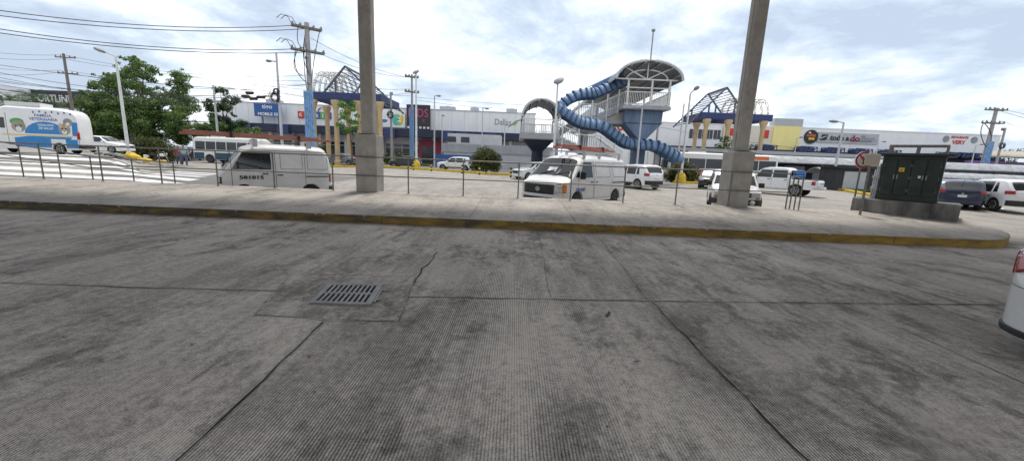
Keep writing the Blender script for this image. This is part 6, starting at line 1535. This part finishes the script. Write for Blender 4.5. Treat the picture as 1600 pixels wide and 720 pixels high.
# street cars
passenger('street_car', 'black hatchback on the street behind the yellow based lamp post', 'car', 'hatch', 'car_black', on(634, 50), (-1, .05))
passenger('street_car', 'white SUV on the street left of the round bush', 'car', 'suv', 'car_white', on(711, 47), (-1, .03))
passenger('street_car', 'silver sedan on the street between the small white van and the left pillar', 'car', 'sedan', 'car_grey', on(533, 51), (-1, .04))
passenger('street_car', 'white sedan behind the ramp railing on the left, beside the clinic van', 'car', 'sedan', 'car_white', on(163, 35), (1, .12))
passenger('street_car', 'grey SUV far behind the clinic van at the edge of the big tree', 'car', 'suv', 'car_grey', on(148, 62), (1, .05))
passenger('street_car', 'dark blue sedan behind the two walking people, beside the minibus', 'car', 'sedan', 'car_blue', on(292, 44), (.3, -.9))
passenger('street_car', 'pale yellow car just showing left of the large white van', 'car', 'hatch', 'bus_cream', on(838, 33), (-.85, -.5))

# --- near white car at the right edge --------------------------------------------------------------------
L, W = 4.45, 1.76
prof = [(0, .46), (.003, .62), (.008, .70), (.016, .74), (.030, .80), (.046, .96), (.056, 1.03), (.15, 1.08), (.17, 1.10), (.29, 1.40), (.34, 1.45), (.46, 1.48), (.56, 1.45), (.61, 1.40), (.75, 1.0), (.77, .97), (.93, .84), (.985, .72), (1, .55)]
v5 = Car('near_car', 'white sedan at the right edge, only its rear corner and tail light showing', 'car', L, W, prof, zb=.20, belt=.9, th=.22, p=9, q=2.6, wr=.32, paint='car_white')
for sd in (1, -1):
    def tl_(q, f0, f1, xa, xb, off):
        def fn(u, v):
            x = -L/2+L*(xa+(xb-xa)*v); hh = v5.hw(x, v5.zt(x)-v5.rc); return v5.surf_top(x, sd*hh*(f0+(f1-f0)*u), off)
        q.grid(fn, 10, 6)
    v5.part('tail_light', 'tail', lambda q: (tl_(q, .50, .995, .033, .052, .012), v5.side_patch(q, [(-L/2+.04*L, .76), (-L/2+.075*L, .84), (-L/2+.095*L, .98), (-L/2+.055*L, .97)], .012, 0, sd)), solid=.01)
    v5.part('tail_light', 'lens', lambda q: tl_(q, .62, .99, .0525, .057, .012), solid=.008)
    for (x0, x1) in ((-.66, -.02), (.06, .92)): v5.part('side_window', 'glass', lambda q: v5.side_patch(q, [(x0, .96), (x1, .96), (x1 if x1 < .5 else x1-.4, 1.36), (x0+.05, 1.36)], .006, 0, sd))
    for x in (-1.0, .02, 1.0): v5.seam_v(x, .34, .95, sd)
    v5.handle(.15, .86, sd, 'car_white'); v5.handle(-.75, .86, sd, 'car_white'); v5.mirror(.9, 1.0, sd, 'car_white')
v5.part('rear_window', 'glass', lambda q: v5.top_patch(q, .175*L-L/2, .285*L-L/2, .84, .84)); v5.part('windshield', 'glass', lambda q: v5.top_patch(q, .75*L-L/2-.02, .61*L-L/2+.03, .88, .86))
v5.part('diffuser', 'trim', lambda q: v5.end_patch(q, -.80, .80, .22, .275, -1, .012, n=24), solid=.02); v5.part('bumper_seam', 'seam', lambda q: v5.end_patch(q, -.86, .86, .655, .662, -1, .003, n=24))
v5.part('number_plate', 'white', lambda q: v5.end_patch(q, -.16, .16, .46, .58, -1, .014), solid=.006); v5.lamps_front(.45, .78, .60, .74)
rear = P(1559, 480, 3.6); v5.finish((rear.x+L/2-.03, rear.y-W/2+.25), (1, .0)).location.z = 0

# --- buses and the clinic van ---------------------------------------------------------------------------------
def bus(name, label, L, W, H, paint, low, pos, heading, nwin, lowz, hgt_w, accent=None, cat='bus', roofm=None):
    prof = [(0, .9), (.003, H*.5), (.008, H*.8), (.02, H*.95), (.05, H), (.95, H), (.975, H*.96), (.99, H*.8), (.997, H*.5), (1, .9)]
    c = Car(name, label, cat, L, W, prof, zb=.35, belt=1.3, th=.06, p=60, q=3, rc=.14, wr=.42, wx=(.25, .82), paint=paint, rimmat='steelrim', tuck=.01)
    wz0, wz1 = hgt_w
    for sd in (1, -1):
        x = -L/2+.35; ww = (L-.7)/nwin
        for k in range(nwin): c.part('side_window', 'glass', lambda q: c.side_patch(q, [(x+ww*k+.04, wz0), (x+ww*(k+1)-.04, wz0), (x+ww*(k+1)-.04, wz1), (x+ww*k+.04, wz1)], .008, 0, sd))
        segs = [(-L/2+.15, c.wx[0]-.52), (c.wx[0]+.52, c.wx[1]-.52), (c.wx[1]+.52, L/2-.15)]
        c.part('lower_panel', low, lambda q: [c.side_patch(q, [(a, .37), (b, .37), (b, lowz), (a, lowz)], .006, 0, sd) for a, b in segs], None)
        if accent: c.part('accent_panel', accent[0], lambda q: c.side_patch(q, [(accent[1], H-.55), (accent[2], H-.55), (accent[2], H-.2), (accent[1], H-.2)], .007, 0, sd))
        c.seam_v(L/2-1.1, .4, wz1, sd, .03)
        c.lamps_front(W/2-.5, W/2-.2, .75, .95) if sd > 0 else None
        c.part('tail_light', 'tail', lambda q: c.end_patch(q, sd*(W/2-.3), sd*(W/2-.12), .8, 1.2, -1, .012), solid=.012)
        c.mirror(L/2-.25, wz1-.25, sd, 'trim', (.12, .2, .35))
    c.part('windshield', 'glass', lambda q: c.end_patch(q, -W/2+.14, W/2-.14, wz0-.15, wz1, 1, .012), solid=.01); c.part('rear_window', 'glass', lambda q: c.end_patch(q, -W/2+.3, W/2-.3, wz0, wz1, -1, .012), solid=.01)
    c.part('bumper', 'trim', lambda q: c.end_patch(q, -W/2+.1, W/2-.1, .38, .62, 1, .03), solid=.05); c.part('roof_hatch', 'bus_cream', lambda q: (q.box((-L*.2, 0, H+.05), (.9, .9, .14)), q.box((L*.2, 0, H+.05), (1.4, 1.2, .16))))
    return c.finish(pos, heading)
bus('minibus', 'cream and dark teal minibus behind the ladder on the small white van', 7.0, 2.1, 2.62, 'bus_cream', 'car_teal', on(366, 41.5), (1, .02), 6, 1.05, (1.35, 2.15))
bus('city_bus', 'orange and red city bus with pale roof behind the dark bush', 11.5, 2.5, 3.05, 'bus_cream', 'orange', on(1122, 42.5), (-1, .03), 6, 1.35, (1.42, 2.42), ('orange', -4.6, -1.8))
# clinic van with printed side
L, W, H = 6.6, 2.1, 3.0
prof = [(0, .9), (.003, 1.7), (.02, 2.6), (.05, 2.86), (.2, 2.98), (.66, 3.0), (.74, 2.85), (.86, 1.75), (.88, 1.62), (.97, 1.35), (.99, 1.1), (1, .8)]
cv = Car('clinic_van', 'white and blue mobile veterinary clinic van with pet pictures on its side', 'van', L, W, prof, zb=.30, belt=1.5, th=.07, p=30, q=3, rc=.16, wr=.36, wx=(.21, .83), paint='car_white', tuck=.02)
sd = 1                                              # the printed side faces the platform
xr_ = -L/2
SX = lambda f: xr_+.12+f                            # metres from the rear
segs = [(SX(.0), cv.wx[0]-.46), (cv.wx[0]+.46, SX(3.9))]
for s_ in (1, -1):
    cv.part('lower_print', 'sky_blue', lambda q: [cv.side_patch(q, [(a, .42), (b, .42), (b, .98), (a, .98)], .006, 0, s_) for a, b in segs]+[cv.side_patch(q, [(SX(0), .98), (SX(3.9), .98), (SX(3.0), 1.12), (SX(0), 1.12)], .006, 0, s_)], None)
    cv.part('side_stripe', 'yellow', lambda q: cv.side_patch(q, [(SX(.0), 1.14), (SX(4.6), 1.14), (SX(4.6), 1.20), (SX(0), 1.20)], .006, 0, s_, 14, 1))
    cv.part('side_window', 'glass', lambda q: cv.side_patch(q, [(SX(4.35), 1.55), (SX(5.2), 1.55), (SX(4.85), 2.2), (SX(4.35), 2.2)], .008, 0, s_)); cv.seam_v(SX(4.25), .5, 2.5, s_, .03); cv.seam_v(SX(5.3), .5, 1.6, s_, .03)
    cv.part('blue_print', 'sky_blue', lambda q: cv.side_patch(q, [(SX(.0), 1.22), (SX(.32), 1.22), (SX(.28), 2.1), (SX(.0), 2.1)], .006, 0, s_))
    cv.mirror(SX(5.1), 1.75, s_, 'trim', (.12, .2, .4))
    def blob(q, cx_, cz_, rx_, rz_, off, k0=0, k1=20):
        pts = [(cx_+rx_*math.cos(2*math.pi*k/20), cz_+rz_*math.sin(2*math.pi*k/20)) for k in range(k0, k1)]
        q.add([(x, s_*(cv.hw(x, z)+off), z) for x, z in pts], [tuple(range(len(pts)))])
    ar = cv.part('arch_print', 'sky_blue', lambda q: [blob(q, SX(1.95), 1.28, 1.28, .78, .009, 0, 11)], None)
    cv.part('ink_print', 'ink_blue', lambda q: [q.text(tx, (SX(2.0), 0, zz), hh, (-s_, 0, 0), (0, 0, 1), .02, ww, 0, 0, lambda p: Vector((p.x, s_*(cv.hw(p.x, p.z)+.010), p.z))) for tx, zz, hh, ww in (('FAMILIA', 2.44, .17, 1.05), ('VETERINARIA', 2.20, .19, 1.75))], None)
    cv.part('white_print', 'white', lambda q: [q.text(tx, (SX(1.9), 0, zz), hh, (-s_, 0, 0), (0, 0, 1), .03, ww, 0, 0, lambda p: Vector((p.x, s_*(cv.hw(p.x, p.z)+.014), p.z))) for tx, zz, hh, ww in (('UNIDAD MOVIL', 1.84, .13, 1.0), ('DE SALUD', 1.64, .14, .9))], None)
    for cm_n, lst in (('conc_tan', ((SX(.78), 1.62, .38, .36), (SX(3.55), 1.70, .42, .36))), ('dullgrey', ((SX(.52), 2.08, .30, .26),)), ('white', ((SX(.78), 1.46, .16, .15), (SX(3.55), 1.52, .18, .16), (SX(.52), 1.98, .12, .10))), ('tan', ((SX(1.0), 1.86, .12, .16), (SX(.62), 1.86, .10, .14))), ('green_paint', ((SX(3.62), 1.98, .42, .22),)), ('ink', ((SX(.9), 1.66, .05, .05), (SX(.68), 1.66, .05, .05), (SX(3.7), 1.72, .05, .05), (SX(3.4), 1.72, .05, .05), (SX(.78), 1.52, .06, .04)))):
        for i, (a, b, c_, d_) in enumerate(lst): cv.part('pet_picture', cm_n, lambda q: blob(q, a, b, c_, d_, .012+.002*i+(.01 if cm_n == 'ink' else .004 if cm_n in ('white', 'tan') else .0)), None)
    cv.part('paw_marks', 'ink_blue', lambda q: [blob(q, SX(.3+.38*i), 2.62+.06*(i % 2), .06, .07, .012) for i in range(7)], None)
    cv.part('tail_light', 'tail', lambda q: cv.end_patch(q, s_*.85, s_*1.0, 1.0, 1.5, -1, .012), solid=.012)
cv.part('windshield', 'glass', lambda q: cv.top_patch(q, .86*L-L/2-.04, .745*L-L/2+.02, .92, .88)); cv.lamps_front(.55, .95, .85, 1.1); cv.part('grille', 'trim', lambda q: cv.end_patch(q, -.45, .45, .75, 1.05, 1, .012), solid=.012)
cv.part('bumper', 'trim', lambda q: cv.end_patch(q, -1.0, 1.0, .42, .68, 1, .03), solid=.05); cv.part('bumper', 'trim', lambda q: cv.end_patch(q, -1.0, 1.0, .42, .62, -1, .04), solid=.06)
cv.part('roof_unit', 'bus_cream', lambda q: (q.box((SX(3.3), 0, 3.10), (2.1, 1.4, .26)), q.box((SX(2.9), .70, 3.10), (.5, .03, .14))))
h = Vector((-.92, -.39)); pos, h = heading_from_corner(on(130, 26.5), h, L*.77, W*.9, (-1, 1)); cv.finish(pos, h).scale = (.77, .9, 1)

# ================================================================ people
def person(px, Y, label, shirt, trousers, face, stride=.25, hgt=1.70, arm=.2, carry=None):
    c = P(px, 250, Y); gz_ = ground_h(c.x, Y); k = hgt/1.72
    t = empty('person', (c.x, Y, gz_), label, 'person', None, math.atan2(face[1], face[0]))
    def skinned(name, verts, edges, m, root=0, sub=2):
        me = bpy.data.meshes.new(name); me.from_pydata([Vector(v[:3])*k for v in verts], edges, []); o = bpy.data.objects.new(name, me); COL.objects.link(o); o.parent = t; me.materials.append(M[m])
        md = o.modifiers.new('skin', 'SKIN'); md.use_smooth_shade = True
        for sv, v in zip(me.skin_vertices[0].data, verts): sv.radius = (v[3]*k, (v[4] if len(v) > 4 else v[3])*k)
        me.skin_vertices[0].data[root].use_root = True
        sb = o.modifiers.new('sub', 'SUBSURF'); sb.levels = sub; sb.render_levels = sub; return o
    s = stride
    V = [(0, 0, .95, .12, .15), (0, 0, 1.15, .11, .14), (.01, 0, 1.38, .12, .16), (.02, 0, 1.47, .055), (.03, 0, 1.55, .055), (.045, 0, 1.63, .085, .075), (.04, 0, 1.70, .065),
         (.01, .19, 1.41, .055), (-.04+arm*.3, .25, 1.15, .04), (arm, .24, .93, .032), (arm+.04, .24, .85, .028),
         (.01, -.19, 1.41, .055), (-.06-arm*.2, -.25, 1.15, .04), (-arm*.9, -.24, .93, .032), (-arm*.9+.02, -.24, .85, .028),
         (0, .09, .88, .095), (s*.55, .10, .50, .065), (s*.75, .10, .09, .042), (s*.75+.15, .11, .035, .035),
         (0, -.09, .88, .095), (-s*.15, -.10, .50, .065), (-s*.95, -.10, .12, .042), (-s*.95+.14, -.11, .04, .035)]
    E = [(0, 1), (1, 2), (2, 3), (3, 4), (4, 5), (5, 6), (2, 7), (7, 8), (8, 9), (9, 10), (2, 11), (11, 12), (12, 13), (13, 14), (0, 15), (15, 16), (16, 17), (17, 18), (0, 19), (19, 20), (20, 21), (21, 22)]
    skinned('body', V, E, 'skin')
    f = 1.16
    sh = [0, 1, 2, 7, 8, 11, 12]; mp2 = {a: i for i, a in enumerate(sh)}
    skinned('shirt', [(V[a][0], V[a][1]*(1.02), V[a][2]-(.03 if a == 0 else 0), V[a][3]*f+.012, (V[a][4] if len(V[a]) > 4 else V[a][3])*f+.012) for a in sh], [(mp2[a], mp2[b]) for a, b in E if a in mp2 and b in mp2], shirt)
    tr_ = [0, 15, 16, 17, 19, 20, 21]; mp3 = {a: i for i, a in enumerate(tr_)}
    skinned('trousers', [(V[a][0], V[a][1], V[a][2]+(.02 if a in (17, 21) else 0), V[a][3]*f+.008, (V[a][4] if len(V[a]) > 4 else V[a][3])*f+.008) for a in tr_], [(mp3[a], mp3[b]) for a, b in E if a in mp3 and b in mp3], trousers)
    skinned('hair', [(.02, 0, 1.66, .092, .085), (.03, 0, 1.715, .075, .072)], [(0, 1)], 'hair', 0, 2)
    for s2 in (1, -1):
        skinned('shoe', [(V[17 if s2 > 0 else 21][0]-.03, s2*.105, .05 if s2 > 0 else .09, .045), (V[18 if s2 > 0 else 22][0]+.03, s2*.115, .04, .042)], [(0, 1)], 'trim', 0, 1)
    return t
person(288, 31.0, 'person in a pale teal shirt and dark jeans walking past the minibus', 'shirt_teal', 'jeans', (.75, -.6), .26, 1.74)
person(279.5, 31.6, 'person in a dark red top walking left of the one in the teal shirt', 'shirt_red', 'jeans', (.7, -.7), .22, 1.62, .12)
person(1556, 30, 'person in red beside the dark blue hatchback under the silver roofs', 'shirt_red', 'jeans', (-.6, -.7), .12, 1.6, .1)
# parked motorbike by the hedge
c = on(248, 33)
mbk = empty('motorbike', (c[0], c[1], ground_h(*c)), 'white and black motorbike parked by the hedge left of the walking people', 'motorbike', None, .5)
for x in (-.62, .66):
    q = MB(); q.lathe([(.24, -.05), (.29, -.045), (.30, 0), (.29, .045), (.24, .05)], (x, 0, .30), 'Y', 22); wq = q.build('wheel', M['tyre'], mbk, world=False, smooth=40); q = MB(); q.lathe([(.22, -.03), (.22, .03)], (x, 0, .30), 'Y', 18); q.build('rim', M['rim'], wq, world=False)
q = MB(); q.box((.0, 0, .48), (.5, .26, .34)); q.bar((-.62, .1, .3), (-.1, .1, .5), .05); q.bar((-.62, -.1, .3), (-.1, -.1, .5), .05); q.build('engine', M['trim'], mbk, world=False, bevel=.04)
q = MB(); q.frust((.18, 0, .68), (.5, .28), (.2, 0, .90), (.34, .2)); q.build('fuel_tank', M['car_white'], mbk, world=False, bevel=.05); q = MB(); q.frust((-.35, 0, .72), (.7, .22), (-.35, 0, .82), (.62, .26)); q.build('seat', M['trim'], mbk, world=False, bevel=.03)
q = MB(); q.bar((.66, .09, .3), (.42, .09, .95), .045); q.bar((.66, -.09, .3), (.42, -.09, .95), .045); q.tube([(.30, -.36, 1.05), (.42, 0, 1.0), (.30, .36, 1.05)], .02, 6); q.build('fork', M['rim'], mbk, world=False)
q = MB(); q.lathe([(.03, 0), (.09, .03), (.09, .10)], (.5, 0, .88), 'X', 14); q.build('headlight', M['lens'], mbk, world=False); q = MB(); q.frust((-.78, 0, .55), (.3, .2), (-.74, 0, .78), (.36, .24)); q.build('tail_cowl', M['car_white'], mbk, world=False, bevel=.03)
